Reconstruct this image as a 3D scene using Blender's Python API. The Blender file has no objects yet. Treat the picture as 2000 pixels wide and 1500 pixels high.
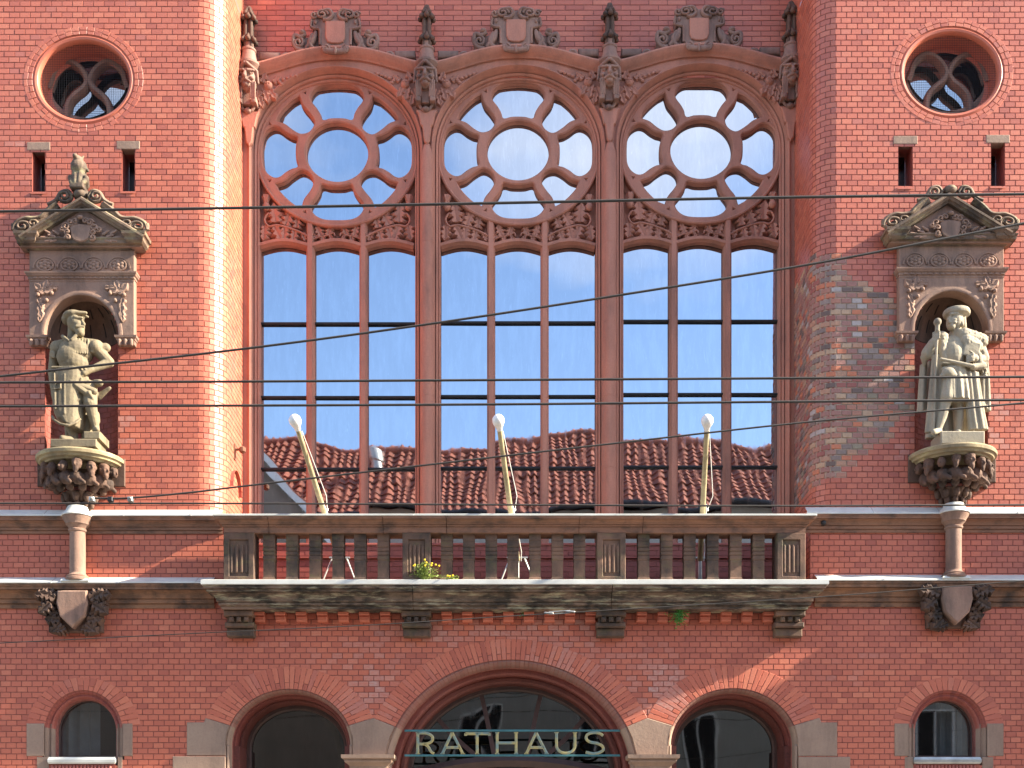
import bpy, bmesh, math, random
from mathutils import Vector, Matrix, Quaternion
from mathutils.geometry import tessellate_polygon, delaunay_2d_cdt
random.seed(11)
R = math.radians
PI = math.pi
scene = bpy.context.scene
COL = scene.collection

# ------------------------------------------------------------------ camera, sky, sun, exposure
D, PX, HZ, EYE = 16.0, 150.0, 1700.0, 1.6      # camera stands 16 m before the tower faces, a shift lens held level
SUN_AZ, SUN_EL = 82.0, 31.0                     # degrees from the facade's normal towards the right / above the horizon
SUN_STRENGTH, SKY_STRENGTH, EXPOSURE = 5.0, 0.12, 1.98

cam_data = bpy.data.cameras.new('camera')
cam = bpy.data.objects.new('camera', cam_data)
COL.objects.link(cam)
cam.location = (0, -D, EYE)
cam.rotation_euler = (R(90), 0, 0)
cam_data.sensor_width = 36.0
cam_data.lens = 36.0 * D / (2000 / PX)
cam_data.shift_y = (HZ - 750) / 2000
cam_data.clip_end = 3000
scene.camera = cam

world = bpy.data.worlds.new('World')
scene.world = world
world.use_nodes = True
wn = world.node_tree
wn.nodes.clear()
w_out = wn.nodes.new('ShaderNodeOutputWorld')
w_bg = wn.nodes.new('ShaderNodeBackground')
w_sky = wn.nodes.new('ShaderNodeTexSky')
w_sky.sky_type = 'NISHITA'
w_sky.sun_disc = False
w_sky.sun_elevation = R(SUN_EL)
w_sky.sun_rotation = R(180 - SUN_AZ)
w_sky.air_density = 1.0
w_sky.dust_density = 0.6
w_sky.ozone_density = 1.6
w_tc = wn.nodes.new('ShaderNodeTexCoord')
w_map = wn.nodes.new('ShaderNodeMapping')
w_map.inputs['Location'].default_value = (12.71, 5.82, 15.84)
w_map.inputs['Scale'].default_value = (1.0, 1.0, 2.2)
w_noise = wn.nodes.new('ShaderNodeTexNoise')
w_noise.inputs['Scale'].default_value = 2.2
w_noise.inputs['Detail'].default_value = 7
w_noise.inputs['Roughness'].default_value = 0.52
w_ramp = wn.nodes.new('ShaderNodeValToRGB')
w_ramp.color_ramp.elements[0].position = 0.49
w_ramp.color_ramp.elements[0].color = (0, 0, 0, 1)
w_ramp.color_ramp.elements[1].position = 0.70
w_ramp.color_ramp.elements[1].color = (0.85, 0.85, 0.85, 1)
w_mix = wn.nodes.new('ShaderNodeMix')
w_mix.data_type = 'RGBA'
w_mix.inputs[7].default_value = (3.9, 3.95, 4.05, 1)
wn.links.new(w_tc.outputs['Generated'], w_map.inputs['Vector'])
wn.links.new(w_map.outputs['Vector'], w_noise.inputs['Vector'])
wn.links.new(w_noise.outputs['Fac'], w_ramp.inputs['Fac'])
wn.links.new(w_ramp.outputs['Color'], w_mix.inputs[0])
wn.links.new(w_sky.outputs['Color'], w_mix.inputs[6])
wn.links.new(w_mix.outputs[2], w_bg.inputs['Color'])
w_bg.inputs['Strength'].default_value = SKY_STRENGTH
wn.links.new(w_bg.outputs['Background'], w_out.inputs['Surface'])

sun_data = bpy.data.lights.new('sun', 'SUN')
sun_data.energy = SUN_STRENGTH
sun_data.angle = R(1.0)
sun_data.color = (1.0, 0.90, 0.72)
sun = bpy.data.objects.new('sun', sun_data)
COL.objects.link(sun)
SUNV = Vector((math.sin(R(SUN_AZ)) * math.cos(R(SUN_EL)), -math.cos(R(SUN_AZ)) * math.cos(R(SUN_EL)), math.sin(R(SUN_EL))))
sun.rotation_euler = (-SUNV).to_track_quat('-Z', 'Y').to_euler()
sun.location = (20, -10, 25)

scene.view_settings.view_transform = 'Standard'
scene.view_settings.look = 'None'
scene.view_settings.exposure = EXPOSURE
scene.view_settings.gamma = 1.0
scene.view_settings.use_curve_mapping = False
scene.render.engine = 'CYCLES'
scene.cycles.use_denoising = True
scene.cycles.max_bounces = 6
scene.cycles.diffuse_bounces = 3
scene.cycles.glossy_bounces = 4

# ------------------------------------------------------------------ measuring: photo scale to metres at a depth behind the tower face
def kk(d=0.0): return (D + d) / D / PX
def X(px, d=0.0): return (px - 1000) * kk(d)
def Z(py, d=0.0): return EYE + (HZ - py) * kk(d)
def P2(px, py, d=0.0): return (X(px, d), Z(py, d))
def P3(px, py, d=0.0): return Vector((X(px, d), d, Z(py, d)))
def lerp(a, b, t): return a + (b - a) * t

def catmull(pts, n=6, closed=False):
    out = []
    m = len(pts)
    rng = m if closed else m - 1
    for i in range(rng):
        if closed:
            p0, p1, p2, p3 = pts[(i - 1) % m], pts[i], pts[(i + 1) % m], pts[(i + 2) % m]
        else:
            p0, p1, p2, p3 = pts[max(i - 1, 0)], pts[i], pts[i + 1], pts[min(i + 2, m - 1)]
        for k in range(n):
            t = k / n
            out.append(tuple(0.5 * ((2 * b) + (-a + c) * t + (2 * a - 5 * b + 4 * c - d) * t * t + (-a + 3 * b - 3 * c + d) * t ** 3)
                             for a, b, c, d in zip(p0, p1, p2, p3)))
    if not closed:
        out.append(tuple(pts[-1]))
    return out

def area2(poly):
    return sum(poly[i][0] * poly[(i + 1) % len(poly)][1] - poly[(i + 1) % len(poly)][0] * poly[i][1] for i in range(len(poly)))

def offset_poly(poly, d):
    """move a closed loop (any winding) outwards by d"""
    sgn = 1 if area2(poly) > 0 else -1
    n = len(poly)
    out = []
    for i in range(n):
        a, b, c = Vector(poly[i - 1]), Vector(poly[i]), Vector(poly[(i + 1) % n])
        e1, e2 = (b - a), (c - b)
        n1 = Vector((e1.y, -e1.x)); n2 = Vector((e2.y, -e2.x))
        if n1.length > 1e-9: n1.normalize()
        if n2.length > 1e-9: n2.normalize()
        nn = n1 + n2
        if nn.length < 1e-6: nn = n1
        nn.normalize()
        c_ = max(0.75, nn.dot(n1))
        out.append((b.x + nn.x * sgn * d / c_, b.y + nn.y * sgn * d / c_))
    return out

def ellipse(cx, cz, a, b, n=48, a0=0.0, a1=2 * PI):
    full = abs(a1 - a0 - 2 * PI) < 1e-6
    m = n if full else n + 1
    return [(cx + a * math.cos(a0 + (a1 - a0) * i / n), cz + b * math.sin(a0 + (a1 - a0) * i / n)) for i in range(m)]

def inside(x, y, poly):
    c = False
    n = len(poly)
    for i in range(n):
        (x0, y0), (x1, y1) = poly[i - 1], poly[i]
        if (y0 > y) != (y1 > y) and x < (x1 - x0) * (y - y0) / (y1 - y0) + x0: c = not c
    return c

def fill_loops(fl, flat):
    if len(fl) == 1:
        return tessellate_polygon([[Vector((p[0], p[1], 0)) for p in fl[0]]])
    ed = []
    st = 0
    for L in fl:
        n = len(L)
        ed += [(st + k, st + (k + 1) % n) for k in range(n)]
        st += n
    vo, eo, fo, ov, oe, of = delaunay_2d_cdt([Vector(p) for p in flat], ed, [], 0, 1e-7, True)
    tris = []
    for f in fo:
        cx = sum(vo[i].x for i in f) / 3; cy = sum(vo[i].y for i in f) / 3
        if not inside(cx, cy, fl[0]) or any(inside(cx, cy, h) for h in fl[1:]): continue
        idx = [ov[i][0] if ov[i] else None for i in f]
        if None in idx: continue
        tris.append(tuple(idx))
    return tris

# ------------------------------------------------------------------ mesh builder
class MB:
    def __init__(s):
        s.v, s.f, s.r, s.t = [], [], [], []
    def add(s, vs, fs, rnd=0.5, st=0.0):
        o = len(s.v)
        s.v.extend(tuple(p) for p in vs)
        for f in fs:
            s.f.append([o + i for i in f]); s.r.append(rnd); s.t.append(st)
        return s
    def box(s, x0, x1, y0, y1, z0, z1, b=0.0, rnd=0.5, st=0.0):
        if x0 > x1: x0, x1 = x1, x0
        if y0 > y1: y0, y1 = y1, y0
        if z0 > z1: z0, z1 = z1, z0
        if b <= 0:
            vs = [(x, y, z) for z in (z0, z1) for y in (y0, y1) for x in (x0, x1)]
            return s.add(vs, [(0, 1, 5, 4), (1, 3, 7, 5), (3, 2, 6, 7), (2, 0, 4, 6), (4, 5, 7, 6), (0, 2, 3, 1)], rnd, st)
        # front edges chamfered (towards -y), plus the ends in z
        vs = []
        for (y, i) in ((y1, 0), (y0 + b, 0), (y0, b)):
            vs += [(x0 + i, y, z0 + i), (x1 - i, y, z0 + i), (x1 - i, y, z1 - i), (x0 + i, y, z1 - i)]
        fs = [(3, 2, 1, 0)][::-1]
        fs = [(0, 3, 2, 1)]
        for L in (0, 4):
            for k in range(4):
                a, c = L + k, L + (k + 1) % 4
                fs.append((a, c, c + 4, a + 4))
        fs.append((8, 9, 10, 11))
        return s.add(vs, fs, rnd, st)
    def prism(s, poly, y0, y1, b=0.0, rnd=0.5, st=0.0):
        """closed xz outline, front at y0, back at y1, front edge chamfered by b"""
        return s.plate([poly], y0, y1, b, rnd, st)
    def plate(s, loops, y0, y1, b=0.0, rnd=0.5, st=0.0, back=False):
        fl = []
        for i, L in enumerate(loops):
            fl.append(offset_poly(L, -b if i == 0 else b) if b > 0 else L)
        flat = [p for L in fl for p in L]
        tris = fill_loops(fl, flat)
        vs = [(p[0], y0, p[1]) for p in flat]
        fs = []
        for t in tris:
            a, c, d = (flat[i] for i in t)
            ar = (c[0] - a[0]) * (d[1] - a[1]) - (d[0] - a[0]) * (c[1] - a[1])
            fs.append(tuple(t) if ar > 0 else tuple(reversed(t)))
        base = 0
        o = len(vs)
        if b > 0:
            vs += [(p[0], y0 + b, p[1]) for L in loops for p in L]
            o2 = len(vs)
        else:
            o2 = o
        vs += [(p[0], y1, p[1]) for L in loops for p in L]
        rings = [(0, o), (o, o2)] if b > 0 else [(0, o)]
        st_ = 0
        for i, L in enumerate(loops):
            n = len(L)
            ccw = (area2(L) > 0) == (i == 0)
            for (ra, rb) in rings:
                for k in range(n):
                    a, c = st_ + k, st_ + (k + 1) % n
                    q = (ra + a, rb + a, rb + c, ra + c)
                    fs.append(q if ccw else tuple(reversed(q)))
            st_ += n
        if back:
            nb = len(vs) - len(flat)
            for t in tris:
                fs.append(tuple(nb + i for i in reversed(t)))
        return s.add(vs, fs, rnd, st)
    def tube(s, path, r, seg=8, cap=True, rnd=0.5, flat=1.0):
        pts = [Vector(p) for p in path]
        n = len(pts)
        rs = r if isinstance(r, (list, tuple)) else [r] * n
        vs, fs = [], []
        up = None
        for i, p in enumerate(pts):
            t = (pts[min(i + 1, n - 1)] - pts[max(i - 1, 0)])
            if t.length < 1e-9: t = Vector((0, 0, 1))
            t.normalize()
            if up is None:
                up = Vector((0, -1, 0)) if abs(t.y) < 0.9 else Vector((0, 0, 1))
            u = (up - t * up.dot(t))
            if u.length < 1e-6: u = t.orthogonal()
            u.normalize(); up = u
            w = t.cross(u)
            for k in range(seg):
                a = 2 * PI * k / seg
                vs.append(p + (u * math.cos(a) * flat + w * math.sin(a)) * rs[i])
        for i in range(n - 1):
            for k in range(seg):
                a, c = i * seg + k, i * seg + (k + 1) % seg
                fs.append((a, c, c + seg, a + seg))
        if cap:
            fs.append(tuple(range(seg))[::-1]); fs.append(tuple((n - 1) * seg + k for k in range(seg)))
        return s.add(vs, fs, rnd)
    def lathe(s, c, prof, seg=24, a0=0.0, a1=2 * PI, sx=1.0, sy=1.0, flute=0, fd=0.0, rnd=0.5):
        """profile (radius, z) about a vertical axis at c"""
        full = abs(a1 - a0 - 2 * PI) < 1e-6
        m = seg if full else seg + 1
        vs, fs = [], []
        for (r, z) in prof:
            for k in range(m):
                a = a0 + (a1 - a0) * k / seg
                rr = r * (1 + (fd * math.cos(flute * a) if flute else 0))
                vs.append((c[0] + rr * math.cos(a) * sx, c[1] + rr * math.sin(a) * sy, c[2] + z))
        for i in range(len(prof) - 1):
            for k in range(seg):
                a, b = i * m + k, i * m + (k + 1) % m
                fs.append((a, b, b + m, a + m))
        if full:
            if prof[0][0] > 1e-5: fs.append(tuple(range(m))[::-1])
            if prof[-1][0] > 1e-5: fs.append(tuple((len(prof) - 1) * m + k for k in range(m)))
        return s.add(vs, fs, rnd)
    def sweep(s, path, prof, closed=False, rnd=0.5, close_prof=False, end=False):
        """path (x,z); prof (n,y): n along the path's left-hand normal, y absolute depth"""
        n = len(path)
        vs, fs = [], []
        for i in range(n):
            p = Vector(path[i])
            if closed:
                a, b = Vector(path[i - 1]), Vector(path[(i + 1) % n])
            else:
                a, b = Vector(path[max(i - 1, 0)]), Vector(path[min(i + 1, n - 1)])
            e1, e2 = p - a, b - p
            if e1.length < 1e-9: e1 = e2
            if e2.length < 1e-9: e2 = e1
            e1 = e1.normalized(); e2 = e2.normalized()
            t = (e1 + e2)
            t = t.normalized() if t.length > 1e-6 else e1
            nn = Vector((-t.y, t.x))
            c_ = max(0.5, nn.dot(Vector((-e1.y, e1.x))))
            for (q, y) in prof:
                vs.append((p.x + nn.x * q / c_, y, p.y + nn.y * q / c_))
        m = len(prof)
        mm = m if close_prof else m - 1
        for i in range(n if closed else n - 1):
            j = (i + 1) % n
            for k in range(mm):
                k2 = (k + 1) % m
                fs.append((i * m + k, i * m + k2, j * m + k2, j * m + k))
        if end and close_prof and not closed:
            fs.append(tuple(range(m))); fs.append(tuple((n - 1) * m + k for k in range(m))[::-1])
        return s.add(vs, fs, rnd)
    def cornice(s, x0, x1, yb, yf, prof, top=True, bottom=True, rnd=0.5, st=0.0):
        """moulding that returns at both ends: profile (outset, z) from the bottom up round three sides"""
        vs, fs = [], []
        for (o, z) in prof:
            vs += [(x0 - o, yb, z), (x0 - o, yf - o, z), (x1 + o, yf - o, z), (x1 + o, yb, z)]
        for i in range(len(prof) - 1):
            for k in range(3):
                a = i * 4 + k
                fs.append((a, a + 1, a + 5, a + 4))
        if bottom: fs.append((3, 2, 1, 0))
        if top:
            q = (len(prof) - 1) * 4
            fs.append((q, q + 1, q + 2, q + 3))
        return s.add(vs, fs, rnd, st)
    def ellip(s, c, r, seg=14, ring=9, rot=None, rnd=0.5):
        vs, fs = [], []
        rot = rot or Matrix.Identity(3)
        for i in range(ring + 1):
            th = PI * i / ring
            for k in range(seg):
                a = 2 * PI * k / seg
                v = rot @ Vector((r[0] * math.sin(th) * math.cos(a), r[1] * math.sin(th) * math.sin(a), r[2] * math.cos(th)))
                vs.append((c[0] + v.x, c[1] + v.y, c[2] + v.z))
        for i in range(ring):
            for k in range(seg):
                a, b = i * seg + k, i * seg + (k + 1) % seg
                fs.append((a, a + seg, b + seg, b))
        return s.add(vs, fs, rnd)
    def cap(s, p0, p1, r0, r1, seg=12, fy=1.0):
        """tapered limb with rounded ends"""
        p0, p1 = Vector(p0), Vector(p1)
        t = (p1 - p0)
        L = t.length
        t.normalize()
        path, rs = [], []
        for a in (80, 50, 20):
            path.append(p0 - t * r0 * math.sin(R(a))); rs.append(r0 * math.cos(R(a)))
        for q in (0.0, 0.25, 0.5, 0.75, 1.0):
            path.append(p0 + t * L * q); rs.append(lerp(r0, r1, q))
        for a in (20, 50, 80):
            path.append(p1 + t * r1 * math.sin(R(a))); rs.append(r1 * math.cos(R(a)))
        return s.tube(path, rs, seg, True, flat=fy)
    def build(s, name, mat, parent=None, smooth=None, kind=None, loc=None, attrs=True):
        me = bpy.data.meshes.new(name)
        me.from_pydata(s.v, [], s.f)
        if attrs:
            a = me.attributes.new('rnd', 'FLOAT', 'FACE'); a.data.foreach_set('value', s.r)
            b = me.attributes.new('stain', 'FLOAT', 'FACE'); b.data.foreach_set('value', s.t)
        me.materials.append(mat)
        if smooth is not None:
            me.polygons.foreach_set('use_smooth', [True] * len(me.polygons))
            me.set_sharp_from_angle(angle=R(smooth))
        o = bpy.data.objects.new(name, me)
        COL.objects.link(o)
        if parent is not None: o.parent = parent
        if loc is not None: o.location = loc
        if kind: o['kind'] = kind
        return o

def link_mesh(name, me, parent, loc=(0, 0, 0), rot=(0, 0, 0), scale=(1, 1, 1), label=None):
    o = bpy.data.objects.new(name, me)
    COL.objects.link(o)
    o.parent = parent
    o.location = loc; o.rotation_euler = rot; o.scale = scale
    if label: o['label'] = label
    return o

def empty(name, loc, label=None, cat=None, group=None):
    o = bpy.data.objects.new(name, None)
    o.empty_display_size = 0.2
    COL.objects.link(o)
    o.location = loc
    tag(o, label, cat, group)
    return o

def tag(o, label=None, cat=None, group=None, kind=None):
    if label: o['label'] = label
    if cat: o['category'] = cat
    if group: o['group'] = group
    if kind: o['kind'] = kind
    return o

# ------------------------------------------------------------------ materials
class NT:
    def __init__(s, name):
        s.m = bpy.data.materials.new(name)
        s.m.use_nodes = True
        s.t = s.m.node_tree
        s.t.nodes.clear()
        s.out = s.t.nodes.new('ShaderNodeOutputMaterial')
        s.p = s.t.nodes.new('ShaderNodeBsdfPrincipled')
        s.link(s.p.outputs[0], s.out.inputs[0])
        s.geo = s.t.nodes.new('ShaderNodeNewGeometry')
    def link(s, a, b): s.t.links.new(a, b)
    def pos(s, scale=(1, 1, 1), loc=(0, 0, 0)):
        n = s.t.nodes.new('ShaderNodeMapping')
        n.inputs['Scale'].default_value = scale
        n.inputs['Location'].default_value = loc
        s.link(s.geo.outputs['Position'], n.inputs['Vector'])
        return n.outputs[0]
    def noise(s, scale, detail=5, rough=0.55, vec=None, dist=0.0):
        n = s.t.nodes.new('ShaderNodeTexNoise')
        n.inputs['Scale'].default_value = scale
        n.inputs['Detail'].default_value = detail
        n.inputs['Roughness'].default_value = rough
        n.inputs['Distortion'].default_value = dist
        s.link(vec if vec is not None else s.geo.outputs['Position'], n.inputs['Vector'])
        return n.outputs['Fac']
    def ramp(s, fac, stops, interp='LINEAR'):
        n = s.t.nodes.new('ShaderNodeValToRGB')
        n.color_ramp.interpolation = interp
        e = n.color_ramp.elements
        while len(e) < len(stops): e.new(0.5)
        for i, (p, c) in enumerate(stops):
            e[i].position = p
            e[i].color = (c, c, c, 1) if isinstance(c, (int, float)) else (*c, 1)
        s.link(fac, n.inputs['Fac'])
        return n.outputs['Color']
    def mix(s, fac, a, b, blend='MIX'):
        n = s.t.nodes.new('ShaderNodeMix')
        n.data_type = 'RGBA'
        n.blend_type = blend
        for v, i in ((fac, 0), (a, 6), (b, 7)):
            if hasattr(v, 'links'): s.link(v, n.inputs[i])
            elif isinstance(v, (int, float)): n.inputs[i].default_value = v if i == 0 else (v, v, v, 1)
            else: n.inputs[i].default_value = (*v, 1)
        return n.outputs[2]
    def math(s, op, a, b=0.5):
        n = s.t.nodes.new('ShaderNodeMath'); n.operation = op
        for v, i in ((a, 0), (b, 1)):
            if hasattr(v, 'links'): s.link(v, n.inputs[i])
            else: n.inputs[i].default_value = v
        return n.outputs[0]
    def attr(s, name):
        n = s.t.nodes.new('ShaderNodeAttribute'); n.attribute_name = name
        return n.outputs['Fac']
    def bump(s, h, strength=0.3, dist=0.01):
        n = s.t.nodes.new('ShaderNodeBump')
        n.inputs['Strength'].default_value = strength
        n.inputs['Distance'].default_value = dist
        s.link(h, n.inputs['Height'])
        s.link(n.outputs[0], s.p.inputs['Normal'])
    def col(s, c):
        if hasattr(c, 'links'): s.link(c, s.p.inputs['Base Color'])
        else: s.p.inputs['Base Color'].default_value = (*c, 1)
    def set(s, **k):
        for a, v in k.items():
            i = s.p.inputs[a.replace('_', ' ')]
            if hasattr(v, 'links'): s.link(v, i)
            else: i.default_value = v
        return s

def brick_material(name, stops, pale=(0.50, 0.33, 0.29), rough=0.5, soot=0.35):
    t = NT(name)
    base = t.ramp(t.attr('rnd'), stops)
    big = t.noise(0.55, 4, 0.6)
    base = t.mix(t.ramp(big, [(0.40, 0.0), (0.68, 0.4)]), base, (0.40, 0.12, 0.088))
    fine = t.noise(38, 4, 0.6)
    base = t.mix(t.ramp(fine, [(0.35, 0.0), (0.8, 0.3)]), base, (0.34, 0.085, 0.06))
    sootn = t.noise(1.0, 6, 0.62, t.pos((1.6, 1.6, 0.55), (3, 1, 5)))
    base = t.mix(t.ramp(sootn, [(0.54, 0.0), (0.76, soot)]), base, (0.17, 0.065, 0.058))
    wn_ = t.noise(17, 5, 0.7, t.pos((1, 1, 1.6)))
    amt = t.math('MULTIPLY', t.attr('stain'), t.ramp(wn_, [(0.35, 0.25), (0.62, 1.0)]))
    base = t.mix(amt, base, pale)
    t.col(base)
    t.set(Roughness=rough)
    t.p.inputs['Specular IOR Level'].default_value = 0.45
    t.bump(t.noise(55, 4, 0.65), 0.28, 0.006)
    return t.m

M = {}
M['brick'] = brick_material('glazed red brick', [(0.0, (0.41, 0.110, 0.070)), (0.25, (0.51, 0.142, 0.086)), (0.6, (0.58, 0.166, 0.097)), (0.85, (0.63, 0.205, 0.120)), (1.0, (0.48, 0.155, 0.110))], rough=0.42, soot=0.30)
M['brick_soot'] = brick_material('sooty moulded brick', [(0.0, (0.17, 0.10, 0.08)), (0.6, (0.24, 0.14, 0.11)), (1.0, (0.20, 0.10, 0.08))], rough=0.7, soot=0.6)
M['brick_shade'] = brick_material('red moulded brick with painted shade', [(0.0, (0.12, 0.028, 0.022)), (1.0, (0.145, 0.034, 0.027))], rough=0.55, soot=0.5)  # inner arch order: recess shade is mixed into the dark red
M['brick_shade_deep'] = brick_material('near-black moulded brick with painted shade', [(0.0, (0.065, 0.018, 0.014)), (1.0, (0.08, 0.021, 0.017))], rough=0.6, soot=0.5)  # door order and jambs: near-black colour stands in for deep recess shade
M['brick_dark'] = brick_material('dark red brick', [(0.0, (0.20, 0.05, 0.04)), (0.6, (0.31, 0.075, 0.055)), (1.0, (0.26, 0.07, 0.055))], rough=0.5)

t = NT('mixed repair brick')
t.col(t.mix(t.ramp(t.noise(30, 4, 0.6), [(0.35, 0.0), (0.75, 0.4)]),
            t.ramp(t.attr('rnd'), [(0.0, (0.15, 0.105, 0.09)), (0.05, (0.235, 0.175, 0.155)), (0.10, (0.32, 0.245, 0.215)), (0.16, (0.36, 0.17, 0.14)),
                                   (0.38, (0.34, 0.11, 0.09)), (0.48, (0.45, 0.20, 0.14)), (0.58, (0.58, 0.19, 0.10)), (0.70, (0.48, 0.26, 0.17)),
                                   (0.80, (0.52, 0.34, 0.22)), (0.86, (0.37, 0.20, 0.16)), (0.95, (0.29, 0.24, 0.17)), (0.97, (0.46, 0.40, 0.38))], 'CONSTANT'),
            (0.18, 0.10, 0.085)))
t.set(Roughness=0.75); t.bump(t.noise(60, 4, 0.7), 0.5, 0.008)
M['brick_patch'] = t.m

def simple(name, c, rough=0.6, metal=0.0, var=0.25, scale=6, bump=0.0, bscale=40):
    t = NT(name)
    n = t.noise(scale, 5, 0.6)
    t.col(t.mix(t.ramp(n, [(0.3, 0.0), (0.7, 1.0)]), tuple(x * (1 - var) for x in c), tuple(min(1, x * (1 + var)) for x in c)))
    t.set(Roughness=rough, Metallic=metal)
    if bump: t.bump(t.noise(bscale, 4, 0.6), bump, 0.01)
    return t.m

def stone_material(name, c1, c2, grime, amt, rough=0.8, lichen=None, lich=0.0, lo=0.45, hi=0.7, streak=0.35, lz=2.2):
    t = NT(name)
    a = t.noise(1.3, 6, 0.6)
    base = t.mix(t.ramp(a, [(0.32, 0.0), (0.68, 1.0)]), c1, c2)
    speck = t.noise(46, 4, 0.7)
    base = t.mix(t.ramp(speck, [(0.42, 0.0), (0.8, 0.3)]), base, tuple(x * 0.45 for x in c1))
    g = t.noise(1.9, 8, 0.66, t.pos((1.7, 1.7, streak), (2, 7, 1)))
    g2 = t.noise(5.5, 6, 0.62, None)
    gm = t.math('MULTIPLY', t.ramp(g, [(lo, 0.0), (hi, amt)]), t.ramp(g2, [(0.25, 0.5), (0.6, 1.0)]))
    base = t.mix(gm, base, grime)
    if lichen:
        l = t.noise(3.2, 8, 0.7, t.pos((1, 1, lz), (9, 2, 4)))
        base = t.mix(t.ramp(l, [(0.52, 0.0), (0.66, lich)]), base, lichen)
    t.col(base)
    t.set(Roughness=rough)
    t.p.inputs['Specular IOR Level'].default_value = 0.3
    t.bump(t.math('ADD', t.noise(24, 6, 0.65), t.math('MULTIPLY', t.noise(90, 3, 0.6), 0.4)), 0.35, 0.012)
    return t.m

M['stone'] = stone_material('red sandstone', (0.53, 0.225, 0.155), (0.45, 0.205, 0.148), (0.21, 0.105, 0.082), 0.75)
M['stone_niche'] = stone_material('brown sandstone', (0.335, 0.215, 0.160), (0.290, 0.165, 0.120), (0.060, 0.050, 0.045), 0.8)
M['stone_pediment'] = stone_material('weathered brown sandstone', (0.235, 0.165, 0.118), (0.20, 0.125, 0.085), (0.034, 0.030, 0.027), 0.92, lichen=(0.30, 0.27, 0.15), lich=0.6, lo=0.40, hi=0.62)
M['stone_dark'] = stone_material('sooty sandstone', (0.225, 0.125, 0.083), (0.17, 0.098, 0.068), (0.038, 0.032, 0.028), 0.92, lichen=(0.16, 0.14, 0.06), lich=0.45, lo=0.36, hi=0.60, streak=0.9)
M['stone_slab'] = stone_material('mossy sooty sandstone', (0.25, 0.155, 0.11), (0.16, 0.115, 0.082), (0.026, 0.022, 0.018), 0.95, lichen=(0.44, 0.40, 0.27), lich=0.8, lo=0.40, hi=0.56, streak=4.5, lz=7.0)
M['stone_rail'] = stone_material('orange brown sandstone', (0.32, 0.155, 0.095), (0.235, 0.125, 0.085), (0.05, 0.04, 0.035), 0.85, lo=0.46, hi=0.66, streak=3.0)
M['stone_ledge'] = stone_material('sooty orange sandstone', (0.30, 0.150, 0.085), (0.215, 0.115, 0.072), (0.04, 0.032, 0.028), 0.9, lo=0.42, hi=0.62, streak=2.0)
M['stone_tan'] = stone_material('tan sandstone', (0.36, 0.25, 0.185), (0.30, 0.195, 0.145), (0.12, 0.085, 0.07), 0.6)
M['statue'] = stone_material('pale statue stone', (0.26, 0.205, 0.13), (0.195, 0.158, 0.104), (0.055, 0.045, 0.034), 0.9, lichen=(0.30, 0.24, 0.13), lich=0.4, lo=0.46, hi=0.68)
M['statue_pale'] = stone_material('cream statue stone', (0.385, 0.33, 0.245), (0.305, 0.265, 0.20), (0.09, 0.077, 0.06), 0.8, lichen=(0.36, 0.30, 0.19), lich=0.3, lo=0.50, hi=0.72)
M['shelf'] = stone_material('lichened shelf stone', (0.36, 0.29, 0.165), (0.26, 0.20, 0.125), (0.07, 0.06, 0.045), 0.7, lichen=(0.55, 0.48, 0.26), lich=0.6)
M['stone_grey'] = stone_material('weathered red sandstone', (0.36, 0.205, 0.155), (0.28, 0.17, 0.135), (0.11, 0.07, 0.06), 0.85, lo=0.42, hi=0.64)
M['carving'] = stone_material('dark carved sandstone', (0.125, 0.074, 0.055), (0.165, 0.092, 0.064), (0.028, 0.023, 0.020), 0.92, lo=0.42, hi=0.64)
M['mortar'] = simple('dark mortar', (0.26, 0.086, 0.066), 0.9, var=0.3, scale=20, bump=0.3)
M['mortar_pale'] = simple('pale mortar', (0.40, 0.29, 0.22), 0.9, var=0.25, scale=20, bump=0.3)
M['flashing'] = simple('pale zinc flashing', (0.62, 0.62, 0.58), 0.45, 0.15, 0.18, 2.5)
M['iron'] = simple('dark iron', (0.030, 0.030, 0.034), 0.5, 0.4)
M['wire'] = simple('black cable', (0.050, 0.042, 0.037), 0.55)
M['zinc'] = simple('weathered zinc', (0.42, 0.42, 0.40), 0.4, 0.6)
M['rust'] = simple('rusty iron', (0.16, 0.07, 0.04), 0.8)
M['pole'] = simple('cream painted wood', (0.36, 0.30, 0.175), 0.55, var=0.3, scale=9)
M['ball'] = simple('white knob', (0.80, 0.79, 0.77), 0.35, var=0.04)
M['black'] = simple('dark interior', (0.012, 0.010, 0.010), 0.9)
M['frame'] = simple('brown painted wood', (0.060, 0.030, 0.026), 0.5)
M['teal'] = simple('verdigris bar', (0.055, 0.17, 0.19), 0.5, 0.2)
M['curtain'] = simple('grey net curtain', (0.13, 0.135, 0.135), 0.9, var=0.15)
M['leaf_green'] = simple('green leaf', (0.22, 0.28, 0.05), 0.6, var=0.35, scale=30)
M['fern_green'] = simple('fern leaf', (0.07, 0.24, 0.04), 0.6, var=0.35, scale=30)
M['petal'] = simple('yellow petal', (0.80, 0.56, 0.02), 0.6, var=0.1)
M['tile'] = simple('clay pantile', (0.25, 0.075, 0.042), 0.7, var=0.5, scale=3.0)
M['plaster'] = simple('grey plaster', (0.36, 0.35, 0.32), 0.9, var=0.12, scale=1)
M['plaster_warm'] = simple('warm plaster', (0.26, 0.21, 0.17), 0.9, var=0.12, scale=1)
M['white_wood'] = simple('white painted wood', (0.72, 0.72, 0.70), 0.5, var=0.08)
M['asphalt'] = simple('asphalt', (0.050, 0.050, 0.052), 0.9, var=0.25, scale=8, bump=0.4)
M['paving'] = simple('paving stone', (0.28, 0.26, 0.24), 0.85, var=0.18, scale=3, bump=0.2)

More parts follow.
